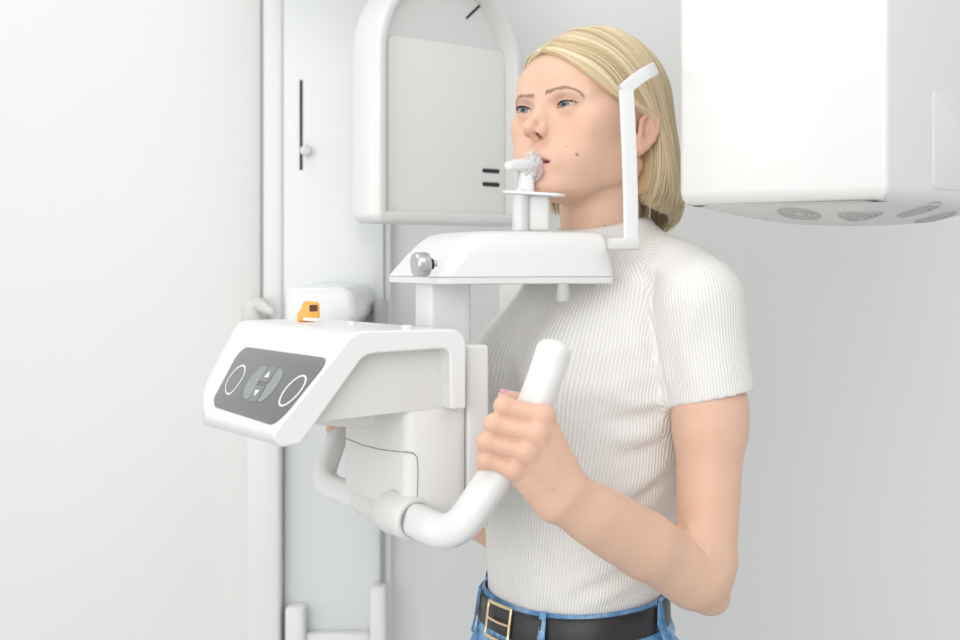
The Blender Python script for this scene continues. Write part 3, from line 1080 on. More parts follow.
def skin_material():
    m = bpy.data.materials.new('skin')
    m.use_nodes = True
    nt = m.node_tree; L = nt.links
    b = nt.nodes['Principled BSDF']
    tc = nt.nodes.new('ShaderNodeTexCoord')
    n = nt.nodes.new('ShaderNodeTexNoise'); n.inputs['Scale'].default_value = 55; n.inputs['Detail'].default_value = 5
    L.new(tc.outputs['Object'], n.inputs['Vector'])

    def mix(a, bcol, fac):
        x = nt.nodes.new('ShaderNodeMix'); x.data_type = 'RGBA'
        if hasattr(a, 'is_output'):
            L.new(a, x.inputs[6])
        else:
            x.inputs[6].default_value = (*a, 1)
        x.inputs[7].default_value = (*bcol, 1)
        L.new(fac, x.inputs[0])
        return x.outputs[2]

    def attr(name):
        a = nt.nodes.new('ShaderNodeAttribute'); a.attribute_name = name
        return a.outputs['Fac']
    c = mix((0.715, 0.46, 0.335), (0.76, 0.51, 0.385), n.outputs['Fac'])
    ml = nt.nodes.new('ShaderNodeMath'); ml.operation = 'MULTIPLY'; ml.inputs[1].default_value = .26
    L.new(attr('flush'), ml.inputs[0])
    c = mix(c, (0.74, 0.33, 0.26), ml.outputs[0])
    ml = nt.nodes.new('ShaderNodeMath'); ml.operation = 'MULTIPLY'; ml.inputs[1].default_value = .85
    L.new(attr('lip'), ml.inputs[0])
    c = mix(c, (0.72, 0.34, 0.32), ml.outputs[0])
    ml = nt.nodes.new('ShaderNodeMath'); ml.operation = 'MULTIPLY'; ml.inputs[1].default_value = .42
    L.new(attr('lid_colour'), ml.inputs[0])
    c = mix(c, (0.40, 0.215, 0.15), ml.outputs[0])
    c = mix(c, (0.25, 0.10, 0.06), attr('mole'))
    L.new(c, b.inputs['Base Color'])
    b.inputs['Roughness'].default_value = .47
    b.inputs['Specular IOR Level'].default_value = .38
    b.inputs['Subsurface Weight'].default_value = .35
    b.inputs['Subsurface Radius'].default_value = (1.0, .4, .22)
    b.inputs['Subsurface Scale'].default_value = .006
    n2 = nt.nodes.new('ShaderNodeTexNoise'); n2.inputs['Scale'].default_value = 900
    L.new(tc.outputs['Object'], n2.inputs['Vector'])
    bp = nt.nodes.new('ShaderNodeBump'); bp.inputs['Strength'].default_value = .12; bp.inputs['Distance'].default_value = .0006
    L.new(n2.outputs['Fac'], bp.inputs['Height']); L.new(bp.outputs['Normal'], b.inputs['Normal'])
    return m


def eye_material():
    m = bpy.data.materials.new('eyeball')
    m.use_nodes = True
    nt = m.node_tree; L = nt.links
    b = nt.nodes['Principled BSDF']
    a = nt.nodes.new('ShaderNodeAttribute'); a.attribute_name = 'gaze'
    r = nt.nodes.new('ShaderNodeValToRGB')
    e = r.color_ramp.elements
    e[0].position = 0; e[0].color = (.005, .005, .006, 1)
    e[1].position = .105; e[1].color = (.005, .005, .006, 1)
    for p, c in ((.125, (.08, .10, .12)), (.26, (.15, .185, .21)), (.315, (.04, .05, .06)), (.35, (.52, .48, .455)), (.8, (.60, .54, .50)), (1.0, (.72, .52, .46))):
        x = e.new(p); x.color = (*c, 1)
    L.new(a.outputs['Fac'], r.inputs[0])
    L.new(r.outputs[0], b.inputs['Base Color'])
    b.inputs['Roughness'].default_value = .08
    b.inputs['Coat Weight'].default_value = .6
    return m


def build_eye(name, side, parent, gaze=(-4, -1)):
    bm = bmesh.new()
    bmesh.ops.create_uvsphere(bm, u_segments=48, v_segments=32, radius=EYE_R / 1000)
    c = hw((EYE_C[0] * side, EYE_C[1], EYE_C[2]))
    g = rot_local('Z', gaze[0]) @ rot_local('X', gaze[1]) @ np.array([0, 1, 0])
    gd = Vector(HEAD_R @ g)
    q = Vector((0, 0, 1)).rotation_difference(gd)
    vals = []
    for v in bm.verts:
        vals.append(math.acos(max(-1, min(1, v.co.normalized().z))) / (math.pi / 2))
        # slight bulge of the cornea
        ang = vals[-1] * 90
        k = 1 + .035 * max(0, 1 - (ang / 34) ** 2)
        v.co = q @ (v.co * k) + Vector(c)
    o = bm_obj(name, bm, M_EYE, parent, True, None)
    float_attr(o, 'gaze', vals)
    return o


def brow_strands(F, side, rng):
    """hairs of one eyebrow lying on the skin"""
    line = catmull([(7.0, 89, 31.5), (14, 89, 33.4), (25, 87, 35.8), (36, 80, 36.6), (47, 67, 31.5)], 16)
    paths, w = [], []
    for i in range(210):
        t = rng.random()
        j = t * (len(line) - 1)
        p = line[int(j)] + (line[min(len(line) - 1, int(j) + 1)] - line[int(j)]) * (j % 1)
        wid = 3.8 * (1 - t) ** .8 + 1.0 * (1 - t) + .7
        off = (rng.random() - .5) * wid * 1.1
        p = p + np.array([0, 0, off])
        d = np.array([1.0, -.35, .75 * (1 - t) ** 1.3 - .28 * t - off * .16])
        d[0] *= 1.0
        L = (4.2 + rng.random() * 2.6) * (1 - .35 * t)
        pp = [p + d / np.linalg.norm(d) * L * s for s in np.linspace(0, 1, 5)]
        paths.append([(side * a, b, c - (2.2 if side < 0 else 0)) for a, b, c in pp]); w.append(.00010 + .00006 * rng.random())
    P = hw(np.array(paths).reshape(-1, 3))
    P = F.project(P, 4)
    P = P + nrm_rows(F.grad(P)) * .0003
    return P.reshape(-1, 5, 3), w


def nrm_rows(g):
    return g / (np.linalg.norm(g, axis=1, keepdims=True) + 1e-9)


def lash_strands(side, rng):
    paths, w = [], []
    t = math.radians(LID_TILT)
    for i in range(80):
        u = rng.random()
        xx = -13.0 + 27.5 * u
        zz = -22.6 + math.sqrt(max(0, 26.4 ** 2 - xx * xx)) + .1
        x = xx * math.cos(t) - zz * math.sin(t); z = xx * math.sin(t) + zz * math.cos(t)
        r = EYE_R + 1.0
        y = math.sqrt(max(0, r * r - x * x - z * z))
        p = np.array([x, y, z])
        out = np.array([(u - .4) * 1.3, 1.0, -.1]); out /= np.linalg.norm(out)
        L = 1.3 + 2.0 * u * u + rng.random() * .6
        pts = []
        for s in np.linspace(0, 1, 5):
            pts.append(p + out * L * s + np.array([0, 0, 1]) * L * (.6 * s * s - .12 * s) + np.array([(u - .4) * s * s * 2, 0, 0]))
        paths.append([(side * (EYE_C[0] + a), EYE_C[1] + b, EYE_C[2] + c) for a, b, c in pts]); w.append(.00020)
    for i in range(7):                                           # the dark rim of the upper lid
        pts = []
        for u in np.linspace(0, 1, 5):
            xx = -12.5 + 27.0 * u
            zz = -22.6 + math.sqrt(max(0, 26.4 ** 2 - xx * xx)) + .05 + .12 * i * u
            x = xx * math.cos(t) - zz * math.sin(t); z = xx * math.sin(t) + zz * math.cos(t)
            r = EYE_R + .55 + .16 * i
            y = math.sqrt(max(0, r * r - x * x - z * z))
            pts.append((side * (EYE_C[0] + x), EYE_C[1] + y, EYE_C[2] + z))
        paths.append(pts); w.append(.00034)
    for i in range(45):
        u = rng.random()
        xx = -9.0 + 22.0 * u
        zz = 33.0 - math.sqrt(max(0, 35.5 ** 2 - (xx - .5) ** 2)) - .2
        x = xx * math.cos(t) - zz * math.sin(t); z = xx * math.sin(t) + zz * math.cos(t)
        r = EYE_R + .9
        y = math.sqrt(max(0, r * r - x * x - z * z))
        p = np.array([x, y, z]); L = 2 + rng.random()
        pts = [p + np.array([(u - .4) * .8, .8, -.5]) * L * s + np.array([0, 0, .0]) for s in np.linspace(0, 1, 5)]
        paths.append([(side * (EYE_C[0] + a), EYE_C[1] + b, EYE_C[2] + c) for a, b, c in pts]); w.append(.00009)
    P = hw(np.array(paths).reshape(-1, 3))
    return P.reshape(-1, 5, 3), w

# ------------------------------------------------------------------ hair
def hair_field():
    F = Field(); H = HeadField(F)
    H.ell((0, -13, 47), (80, 99, 90), 5)
    H.ell((0, 34, 50), (64, 59, 51), 20)
    H.ell((28, 50, 47), (37, 36.5, 34), 22, mir=True)
    H.ell((0, 30, 10), (69, 50, 45), 18)
    H.ell((0, -40, -22), (87, 81, 86), 26)
    H.ell((0, -49, -60), (85, 92, 74), 20)
    return F


HAIRLINE_X = [-90, -74, -60, -36, -13, 0, 36, 60, 67, 71, 90]
HAIRLINE_TOP = [-20, 30, 64, 80, 87, 83, 61, 43, 34, 24, 5]
EAR_Z = [-140, -95, -40, -18, 4, 16, 22, 30]
EAR_Y = [-38, -36, -34, -30, -24, -16, -4, -4]


def hair_shell(F):
    S = Field(); H = HeadField(S)

    def base(P):
        return F.ev(P) + .011
    S.func(base, HEAD_O, .2, 'add', 0)

    def face(P):
        q = hl(P)
        d = np.maximum(q[:, 2] - np.interp(q[:, 0], HAIRLINE_X, HAIRLINE_TOP), np.interp(q[:, 2], EAR_Z, EAR_Y) - q[:, 1])
        return (d * .6 / 1000).astype(np.float32)
    S.func(face, HEAD_O, .2, 'sub', .006)

    def low(P):
        q = hl(P)
        return ((-69 - q[:, 1] * .12 - q[:, 2]) / 1000).astype(np.float32)
    S.func(low, HEAD_O, .2, 'and', .008)
    return S


def hair_guides(side):
    """five guides from the front hairline to the back of the head, eight points each"""
    p = -13
    G = [
        [(p, 79, 86), (8, 80, 80), (36, 76, 62), (58, 60, 45), (68, 32, 33), (76, -8, 31), (79, -27, 20), (80, -33, -40), (76, -32, -77)],
        [(p, 62, 103), (12, 68, 101), (40, 58, 88), (63, 32, 66), (76, 2, 40), (83, -26, 12), (85, -42, -22), (82, -52, -58), (72, -54, -78)],
        [(p, 20, 126), (18, 22, 127), (48, 14, 112), (72, -6, 80), (82, -28, 44), (86, -44, 8), (86, -56, -30), (82, -66, -61), (68, -68, -76)],
        [(p, -25, 132), (12, -32, 132), (40, -44, 115), (62, -58, 82), (72, -70, 44), (75, -78, 6), (74, -82, -34), (68, -86, -64), (55, -84, -76)],
        [(p, -62, 118), (2, -78, 112), (20, -94, 92), (33, -108, 62), (40, -114, 28), (42, -117, -6), (40, -114, -40), (36, -108, -66), (28, -98, -76)],
        [(p, -75, 108), (-8, -88, 100), (-3, -102, 80), (0, -112, 54), (0, -117, 24), (0, -119, -8), (0, -117, -42), (0, -110, -68), (0, -100, -76)],
    ]
    if side < 0:
        G = [[(p - (x - p) * (1.0 if x < 10 else 1.0) + (0 if j < 2 else max(-1, (1 - j) / 4) * -13 - 0) * 0 if j < 2 else -x, y, z) for j, (x, y, z) in enumerate(g)] for g in G]
    if side < 0:
        G[0] = [(p, 79, 86), (-20, 77, 86), (-42, 62, 79), (-60, 38, 66), (-74, 4, 42), (-79, -27, 18), (-80, -33, -40), (-76, -32, -77)]
    G = [g if len(g) == 9 else list(map(tuple, catmull(g, 4)[np.linspace(0, (len(g) - 1) * 4, 9).round().astype(int)])) for g in G]
    return np.array([catmull(g, 6) for g in G])      # guides x points x 3


def hair_paths(F, n, side, rng, depth_max=7.0, umax=5.0):
    G = hair_guides(side)
    K = G.shape[1]
    nr = np.random.default_rng(rng)
    m = max(30, n // 14)
    cu = nr.random(m) ** .95 * (umax - .001)
    cdep = nr.random(m)
    clump = nr.integers(0, m, n)
    u = np.clip(cu[clump] + nr.normal(0, .07, n), 0, len(G) - 1.001)
    i = u.astype(int); f = (u - i)[:, None, None]
    g0 = G[np.maximum(i - 1, 0)]; g1 = G[i]; g2 = G[i + 1]; g3 = G[np.minimum(i + 2, len(G) - 1)]
    P = .5 * (2 * g1 + (-g0 + g2) * f + (2 * g0 - 5 * g1 + 4 * g2 - g3) * f ** 2 + (-g0 + 3 * g1 - 3 * g2 + g3) * f ** 3)
    # start a little away from the part, stop at a ragged hem
    t0 = nr.random(n) ** 2 * .10
    t1 = 1 - np.abs(nr.normal(0, .018, n))
    tt = t0[:, None] + (t1 - t0)[:, None] * np.linspace(0, 1, 34)[None]
    x = tt * (K - 1); a = np.minimum(x.astype(int), K - 2); fr = (x - a)[..., None]
    rows = np.arange(n)[:, None]
    Q = P[rows, a] * (1 - fr) + P[rows, a + 1] * fr
    # loose waviness shared inside a clump, small individual wander
    s = np.linspace(0, 1, 34)[None, :, None]
    Q += np.sin(s * (3 + 2 * nr.random((m, 1, 3))[clump]) + 6.28 * nr.random((m, 1, 3))[clump]) * 1.4 * s
    Q += np.sin(s * (5 + 6 * nr.random((n, 1, 3))) + 6.28 * nr.random((n, 1, 3))) * .7 * s
    W = hw(Q.reshape(-1, 3)).astype(np.float32)
    W = F.project(W, 3)
    g = nrm_rows(F.grad(W))
    dep = (.25 + (cdep[clump] * .65 + nr.random(n) * .35) * depth_max)
    dep[nr.random(n) < .05] = -1.3
    dep = np.repeat(dep, 34) / 1000 * np.tile(np.clip(np.linspace(.25, 1.3, 34), 0, 1), n)
    W = W - g * dep[:, None]
    # ends of the bob curl inwards
    endk = np.tile(np.clip((np.linspace(0, 1, 34) - .80) / .20, 0, 1) ** 2, n)
    inw = HEAD_O + HEAD_R @ np.array([0, -.035, -.1]) - W
    inw[:, 2] = 0
    W = W + nrm_rows(inw) * (endk * (.001 + .006 * np.repeat(nr.random(m)[clump], 34)))[:, None]
    tint = np.clip(.55 * nr.random(m)[clump] + .45 * nr.random(n), 0, 1)
    return W.reshape(n, 34, 3), tint


def hair_material(shell=False):
    m = bpy.data.materials.new('blonde_hair')
    m.use_nodes = True
    nt = m.node_tree; L = nt.links
    b = nt.nodes['Principled BSDF']
    a = nt.nodes.new('ShaderNodeAttribute'); a.attribute_name = 'tint'
    r = nt.nodes.new('ShaderNodeValToRGB')
    e = r.color_ramp.elements
    e[0].position = 0; e[0].color = (.42, .29, .15, 1)
    e[1].position = 1; e[1].color = (.90, .82, .66, 1)
    for p, c in ((.25, (.68, .53, .32)), (.6, (.84, .72, .50))):
        x = e.new(p); x.color = (*c, 1)
    L.new(a.outputs['Fac'], r.inputs[0])
    L.new(r.outputs[0], b.inputs['Base Color'])
    if shell:
        b.inputs['Base Color'].default_value = (.55, .40, .23, 1)
        for l in list(b.inputs['Base Color'].links):
            L.remove(l)
    b.inputs['Roughness'].default_value = .36
    b.inputs['Specular IOR Level'].default_value = .45
    b.inputs['Anisotropic'].default_value = .4
    return m


def build_hair(parent):
    F = hair_field()
    S = hair_shell(F)
    v, f = S.polygonise(HEAD_O - .18, HEAD_O + .18, .003)
    v = relax(v, f, 2, .5)
    shell = field_obj('hair', v, f, hair_material(True), parent)
    M = hair_material()
    P1, t1 = hair_paths(F, 3600, 1, 5)
    P2, t2 = hair_paths(F, 1500, -1, 9)
    P3, t3 = hair_paths(F, 900, 1, 15, 30.0, 1.6)
    P4, t4 = hair_paths(F, 300, -1, 16, 26.0, 1.6)
    P = np.concatenate([P1, P2, P3, P4]); t = np.concatenate([t1, t2, t3 * .7, t4 * .7])
    nr = np.random.default_rng(1)
    o = strands('hair_strand', P, .00030 + .00030 * nr.random(len(P)), M, shell, 4, t)
    o['kind'] = 'stuff'
    return shell

# ------------------------------------------------------------------ body
SHO_L = np.array(at(701, 302, 1.765)); ELB_L = np.array(at(701, 577, 1.735)); WRI_L = np.array(at(563, 496, 1.60))
SHO_R = np.array(at(538, 296, 2.03)); ELB_R = np.array(at(525, 537, 1.99))
NECK_B = np.array([.150, 1.905, 1.432])
NECK_T = hw((0, -22, -35))


def pv(px, py, d):
    return np.array(at(px, py, d))


HAND_PTS = {
    # finger: knuckle, middle joint, last joint, tip with radii
    'index': [(543, 416, 1.577, .0104), (504, 406, 1.580, .0097), (505, 411, 1.608, .0080), (526, 419, 1.622, .0070)],
    'middle': [(537, 434, 1.572, .0108), (494, 424, 1.577, .0099), (493, 431, 1.607, .0082), (514, 439, 1.623, .0070)],
    'ring': [(526, 452, 1.573, .0105), (487, 442, 1.577, .0097), (486, 449, 1.604, .0079), (506, 457, 1.620, .0068)],
    'little': [(513, 469, 1.578, .0096), (487, 459.5, 1.580, .0089), (484, 465, 1.600, .0070), (499, 471, 1.613, .0060)],
    'thumb': [(562, 468, 1.616, .0145), (546, 432, 1.624, .0120), (530, 404, 1.626, .0098), (505, 397, 1.612, .0078)],
}
WRIST_SPOTS = {'index': (573, 484, 1.602), 'middle': (567, 489, 1.597), 'ring': (560, 497, 1.595), 'little': (553, 505, 1.597)}


def add_hand(F, T=lambda p: p):
    for f in ('index', 'middle', 'ring', 'little'):
        w = T(pv(*WRIST_SPOTS[f])); kn = HAND_PTS[f][0]
        F.cap(T(pv(*kn[:3])), w, kn[3], .0145, .007)
    # palm, heel of the thumb, little-finger edge
    F.cap(T(pv(548, 448, 1.598)), T(pv(563, 480, 1.608)), .013, .017, .010)
    F.cap(T(pv(520, 476, 1.592)), T(pv(551, 506, 1.602)), .010, .0150, .008)
    for f in ('index', 'middle', 'ring', 'little'):
        p = HAND_PTS[f]
        H = Field()
        pts = [(T(pv(*q[:3])), q[3]) for q in p]
        # bony knuckles: the finger is a chain with slight swellings at its joints
        for (a, ra), (b, rb) in zip(pts[:-1], pts[1:]):
            H.cap(a, b, ra * .95, rb * .95, .004)
        for a, ra in pts[:3]:
            H.ball(a, ra * 1.02, .003)
        c = np.mean([q[0] for q in pts], 0)
        F.func(H.ev, c, .06, 'add', .0026)
        kn = p[0]
        F.ball(T(pv(kn[0] + 1, kn[1], kn[2] - .0022)), kn[3] * .98, .006)
    p = HAND_PTS['thumb']
    pts = [(T(pv(*q[:3])), q[3]) for q in p]
    F.cap(pts[0][0], pts[1][0], pts[0][1], pts[1][1], .009)
    F.cap(pts[1][0], pts[2][0], pts[1][1], pts[2][1], .004)
    F.cap(pts[2][0], pts[3][0], pts[2][1], pts[3][1], .003)
    # tendons on the back of the hand
    for f in ('index', 'middle', 'ring'):
        kn = HAND_PTS[f][0]; w = WRIST_SPOTS[f]
        a = pv(kn[0], kn[1], kn[2] - .0085); b = pv(w[0], w[1], w[2] - .0125)
        F.cap(T(a), T(a + (b - a) * .75), .0030, .0022, .005)


def add_forearm(F, T, elbow, wrist_px=(563, 496, 1.60)):
    w = T(pv(*wrist_px))
    ax = nrm(np.array(elbow) - w)
    side = nrm(T(pv(wrist_px[0] + 11, wrist_px[1] - 19, wrist_px[2])) - w)
    side = nrm(side - ax * (side @ ax))
    for s in (1, -1):
        F.cap(w + side * s * .0095, w + ax * .09 + side * s * .008, .0185, .0235, .012)
    m = w + ax * .13
    F.cap(w + ax * .05, m, .024, .0315, .02)
    F.cap(m, elbow - ax * .012, .0315, .0375, .02)


def body_field():
    F = Field()
    H = build_head(F)
    # neck, muscles of the neck, shoulders, hidden trunk
    F.cap(NECK_T, NECK_B + np.array([0, 0, -.03]), .047, .050, .016)
    F.cap(hw((52, -22, -30)), NECK_B + np.array([-.030, -.034, .02]), .011, .008, .022)
    F.cap(NECK_B + np.array([.0, .0, -.02]), SHO_L + np.array([-.02, .02, -.012]), .040, .028, .03)
    F.cap(NECK_B + np.array([.0, .0, -.02]), SHO_R + np.array([.02, -.02, -.012]), .040, .028, .03)
    F.ell(np.array([.135, 1.885, 1.27]), (.085, .085, .16), None, .03)
    F.ell(np.array([.115, 1.885, 1.08]), (.075, .075, .14), None, .03)
    # near arm
    F.cap(SHO_L, SHO_L + (ELB_L - SHO_L) * .45 + np.array([.010, 0, 0]), .034, .0380, .02)
    F.cap(SHO_L + (ELB_L - SHO_L) * .40 + np.array([.011, 0, 0]), ELB_L + np.array([.006, 0, .03]), .0380, .0330, .02)
    F.cap(ELB_L + np.array([.003, .004, .0]), ELB_L + np.array([.013, .006, -.024]), .034, .019, .018)
    add_forearm(F, lambda p: p, ELB_L + np.array([0, -.004, -.002]))
    add_hand(F)
    cr = [march(F, *p) for p in ((680, 526), (688, 533), (697, 541), (706, 550))]       # fold inside the elbow
    F.chain([(p, r) for p, r in zip(cr, (.0022, .0026, .0022, .0008))], .007, 'sub')
    # far arm
    F.cap(SHO_R, ELB_R, .034, .034, .02)
    add_forearm(F, far, ELB_R)
    add_hand(F, far)
    return F


# trunk sections: height, centre x (px at 1.88 m), centre depth, half width, half depth, yaw
def zpx(y, d=1.88):
    return CAM_Z + (HORIZON - y) / FPX * d


SEC = np.array([
    # z,            cx px, cy,   a,    b,    yaw
    (zpx(660), 580, 1.885, .160, .118, 66),
    (zpx(618), 572, 1.885, .124, .092, 66),
    (zpx(590), 573, 1.885, .121, .090, 65),
    (zpx(540), 577, 1.885, .128, .096, 63),
    (zpx(480), 582, 1.885, .138, .104, 61),
    (zpx(430), 586, 1.885, .143, .108, 59),
    (zpx(385), 590, 1.887, .146, .110, 58),
    (zpx(340), 597, 1.890, .142, .106, 57),
    (zpx(305), 603, 1.895, .130, .096, 57),
    (zpx(280), 607, 1.900, .112, .084, 56),
    (zpx(262), 609, 1.903, .080, .070, 55),
    (zpx(245), 609, 1.905, .050, .050, 55)])


def sec_coords(P, grow=0.0):
    z = P[:, 2]
    i = [np.interp(z, SEC[:, 0], SEC[:, k]) for k in range(1, 6)]
    cx = (i[0] - 480) / FPX * 1.88
    yaw = np.radians(i[4])
    dx, dy = P[:, 0] - cx, P[:, 1] - i[1]
    lx = dx * np.cos(yaw) - dy * np.sin(yaw)
    ly = -dx * np.sin(yaw) - dy * np.cos(yaw)
    return lx, ly, i[2] + grow, i[3] + grow


def trunk(grow=0.0, top=zpx(247), bottom=.9):
    def fn(P):
        lx, ly, a, b = sec_coords(P, grow)
        n = 2.25
        r = (np.abs(lx / a) ** n + np.abs(ly / b) ** n) ** (1 / n)
        d = (r - 1) * np.minimum(a, b) * .95
        d = np.maximum(d, (P[:, 2] - top) * .7)
        d = np.maximum(d, bottom - P[:, 2])
        return d.astype(np.float32)
    return fn


def chest(x, y, z):
    yaw = math.radians(58)
    cx = (592 - 480) / FPX * 1.88
    f = np.array([-math.sin(yaw), -math.cos(yaw), 0]); l = np.array([math.cos(yaw), -math.sin(yaw), 0])
    return np.array([cx, 1.887, 0]) + l * x + f * y + np.array([0, 0, z])


HEM_L = np.array(at(713, 398, 1.755)); HEM_N = nrm(np.array([-.20, .05, 1.0]))


def shirt_field():
    F = Field()
    F.func(trunk(0, bottom=zpx(622)), np.array([.13, 1.885, 1.22]), .30, 'add', 0)
    for s in (1, -1):
        F.ell(chest(s * .062, .066, zpx(375)), (.056, .048, .060), None, .04)
    # shoulders and sleeves
    F.cap(NECK_B + np.array([.012, -.01, -.022]), SHO_L + np.array([-.002, 0, .0]), .055, .0455, .03)
    F.cap(NECK_B + np.array([-.012, .01, -.022]), SHO_R + np.array([.002, 0, .0]), .055, .0455, .03)
    F.cap(at(634, 252, 1.88), at(690, 273, 1.80), .032, .030, .03)
    HEM_R = SHO_R + (ELB_R - SHO_R) * .38
    S = Field()
    S.cap(SHO_L, HEM_L + np.array([.001, 0, -.02]), .0455, .0475, .02)
    S.func(lambda P: (HEM_N @ HEM_L.astype(float) - P @ HEM_N).astype(np.float32), HEM_L, 1.0, 'and', .0015)
    F.func(S.ev, (SHO_L + HEM_L) / 2, .13, 'add', .020)
    S2 = Field()
    S2.cap(SHO_R, HEM_R - np.array([0, 0, .02]), .045, .045, .02)
    S2.func(lambda P: (HEM_R[2] - P[:, 2]).astype(np.float32), HEM_R, 1.0, 'and', .0015)
    F.func(S2.ev, (SHO_R + HEM_R) / 2, .13, 'add', .020)
    # hollow of the sleeve under the hem
    F.cap(HEM_L - HEM_N * .05, HEM_L + HEM_N * .012, .043, .041, .002, 'sub')
    # mock neck
    C = Field()
    top = NECK_B + np.array([-.012, -.008, .040])
    C.cap(NECK_B + np.array([0, 0, -.03]), NECK_T, .056, .056, .01)
    cn = nrm(np.array([-.10, -.08, 1.0]))
    C.func(lambda P: (P @ cn - cn @ top).astype(np.float32), top, 1.0, 'and', .004)
    F.func(C.ev, NECK_B, .10, 'add', .022)
    return F


def march(F, px, py, t0=1.4):
    o = np.array((0, 0, CAM_Z)); d = np.array(at(px, py, 1.0)) - o; d /= np.linalg.norm(d); t = t0
    for _ in range(90):
        e = float(F.ev((o + d * t)[None].astype(np.float32))[0]) * .6
        t += e
        if abs(e) < 1e-5:
            break
    return o + d * t


FOLDS = [([(657, 272), (651, 300), (655, 345), (669, 398)], -.0022, .0045),  # creases of the knitted top: polyline in px, height (m, negative = groove), width (m)
    ([(666, 402), (640, 404), (612, 398)], .0030, .009), ([(664, 412), (638, 418), (606, 420)], -.0032, .008),
    ([(666, 428), (640, 436), (608, 438)], .0034, .010), ([(664, 442), (640, 452), (615, 458)], -.0030, .008),
    ([(668, 462), (648, 478), (622, 492)], .0034, .011), ([(664, 480), (645, 496), (626, 508)], -.0030, .008),
    ([(664, 520), (640, 545), (600, 572)], .0030, .012), ([(650, 560), (615, 580), (570, 592)], -.0026, .009),
    ([(645, 575), (612, 592), (585, 604)], .0034, .008), ([(600, 578), (575, 584), (550, 600)], .0025, .009),
    ([(560, 360), (590, 372), (640, 372)], -.0016, .014), ([(575, 392), (610, 386), (655, 372)], .0022, .012),
    ([(655, 300), (648, 330), (655, 365)], -.0024, .008), ([(672, 330), (664, 360), (672, 396)], .0028, .009),
    ([(690, 320), (684, 350), (690, 385)], .0022, .009), ([(712, 305), (704, 345), (712, 388)], -.0016, .011),
    ([(634, 262), (655, 268), (672, 280)], .0022, .009), ([(622, 262), (640, 274), (655, 292)], -.0020, .009),
    ([(505, 345), (520, 372), (535, 392)], .0028, .012), ([(500, 372), (512, 392), (515, 410)], -.0022, .009),
    ([(520, 540), (530, 570), (540, 600)], .0014, .014), ([(500, 560), (508, 585), (520, 604)], -.0014, .010),
]


def add_folds(F):
    base = Field(); base.p = list(F.p)
    segs = []
    for line, h, w in FOLDS:
        pts = [march(base, *p) for p in line]
        pts = catmull(pts, 5)
        segs.append((pts.astype(np.float32), h, w))

    def fn(P):
        d = np.zeros(len(P), np.float32)
        for pts, h, w in segs:
            c = pts.mean(0); r = np.linalg.norm(pts - c, axis=1).max() + 3 * w
            m = np.linalg.norm(P - c, axis=1) < r
            if not m.any():
                continue
            Q = P[m]
            best = np.full(len(Q), 1e9, np.float32); tt = np.zeros(len(Q), np.float32)
            n = len(pts) - 1
            for i in range(n):
                ab = pts[i + 1] - pts[i]
                q = Q - pts[i]
                u = np.clip((q @ ab) / (ab @ ab), 0, 1)
                e = np.linalg.norm(q - u[:, None] * ab, axis=1)
                k = e < best
                best[k] = e[k]; tt[k] = ((i + u) / n)[k]
            d[m] -= h * np.exp(-(best / w) ** 2) * np.sin(np.pi * np.clip(tt * .9 + .05, 0, 1)) ** .7
        return d
    F.func(fn, np.array([.13, 1.8, 1.25]), .6, 'disp', 0)


def rib_corners(V, faces):
    """rib counter for every face corner: round the trunk, or round the arm on the sleeves"""
    C = V[faces].mean(1)
    P = V[faces].reshape(-1, 3)
    lx, ly, a, b = sec_coords(P)
    out = (np.arctan2(lx / a, ly / b) / (2 * math.pi) * 176).reshape(-1, 4)
    per = np.full(len(faces), 176.0)
    clx = sec_coords(C)[0]
    for S, Hm, E in ((SHO_L, HEM_L, 1), (SHO_R, SHO_R + (ELB_R - SHO_R) * .38, -1)):
        ax = nrm(Hm - S)
        u = nrm(np.array([1, 0, 0]) - ax * ax[0]); v = np.cross(ax, u)
        q = P - S
        sl = (np.arctan2(q @ v, -(q @ u)) / (2 * math.pi) * 80).reshape(-1, 4)
        qc = C - S
        rad = np.linalg.norm(qc - (qc @ ax)[:, None] * ax, axis=1)
        use = (rad < .060) & ((clx > .095) if E > 0 else (clx < -.095))
        out[use] = sl[use]; per[use] = 80
    d = out - out[:, :1]
    out -= np.round(d / per[:, None]) * per[:, None]
    return out


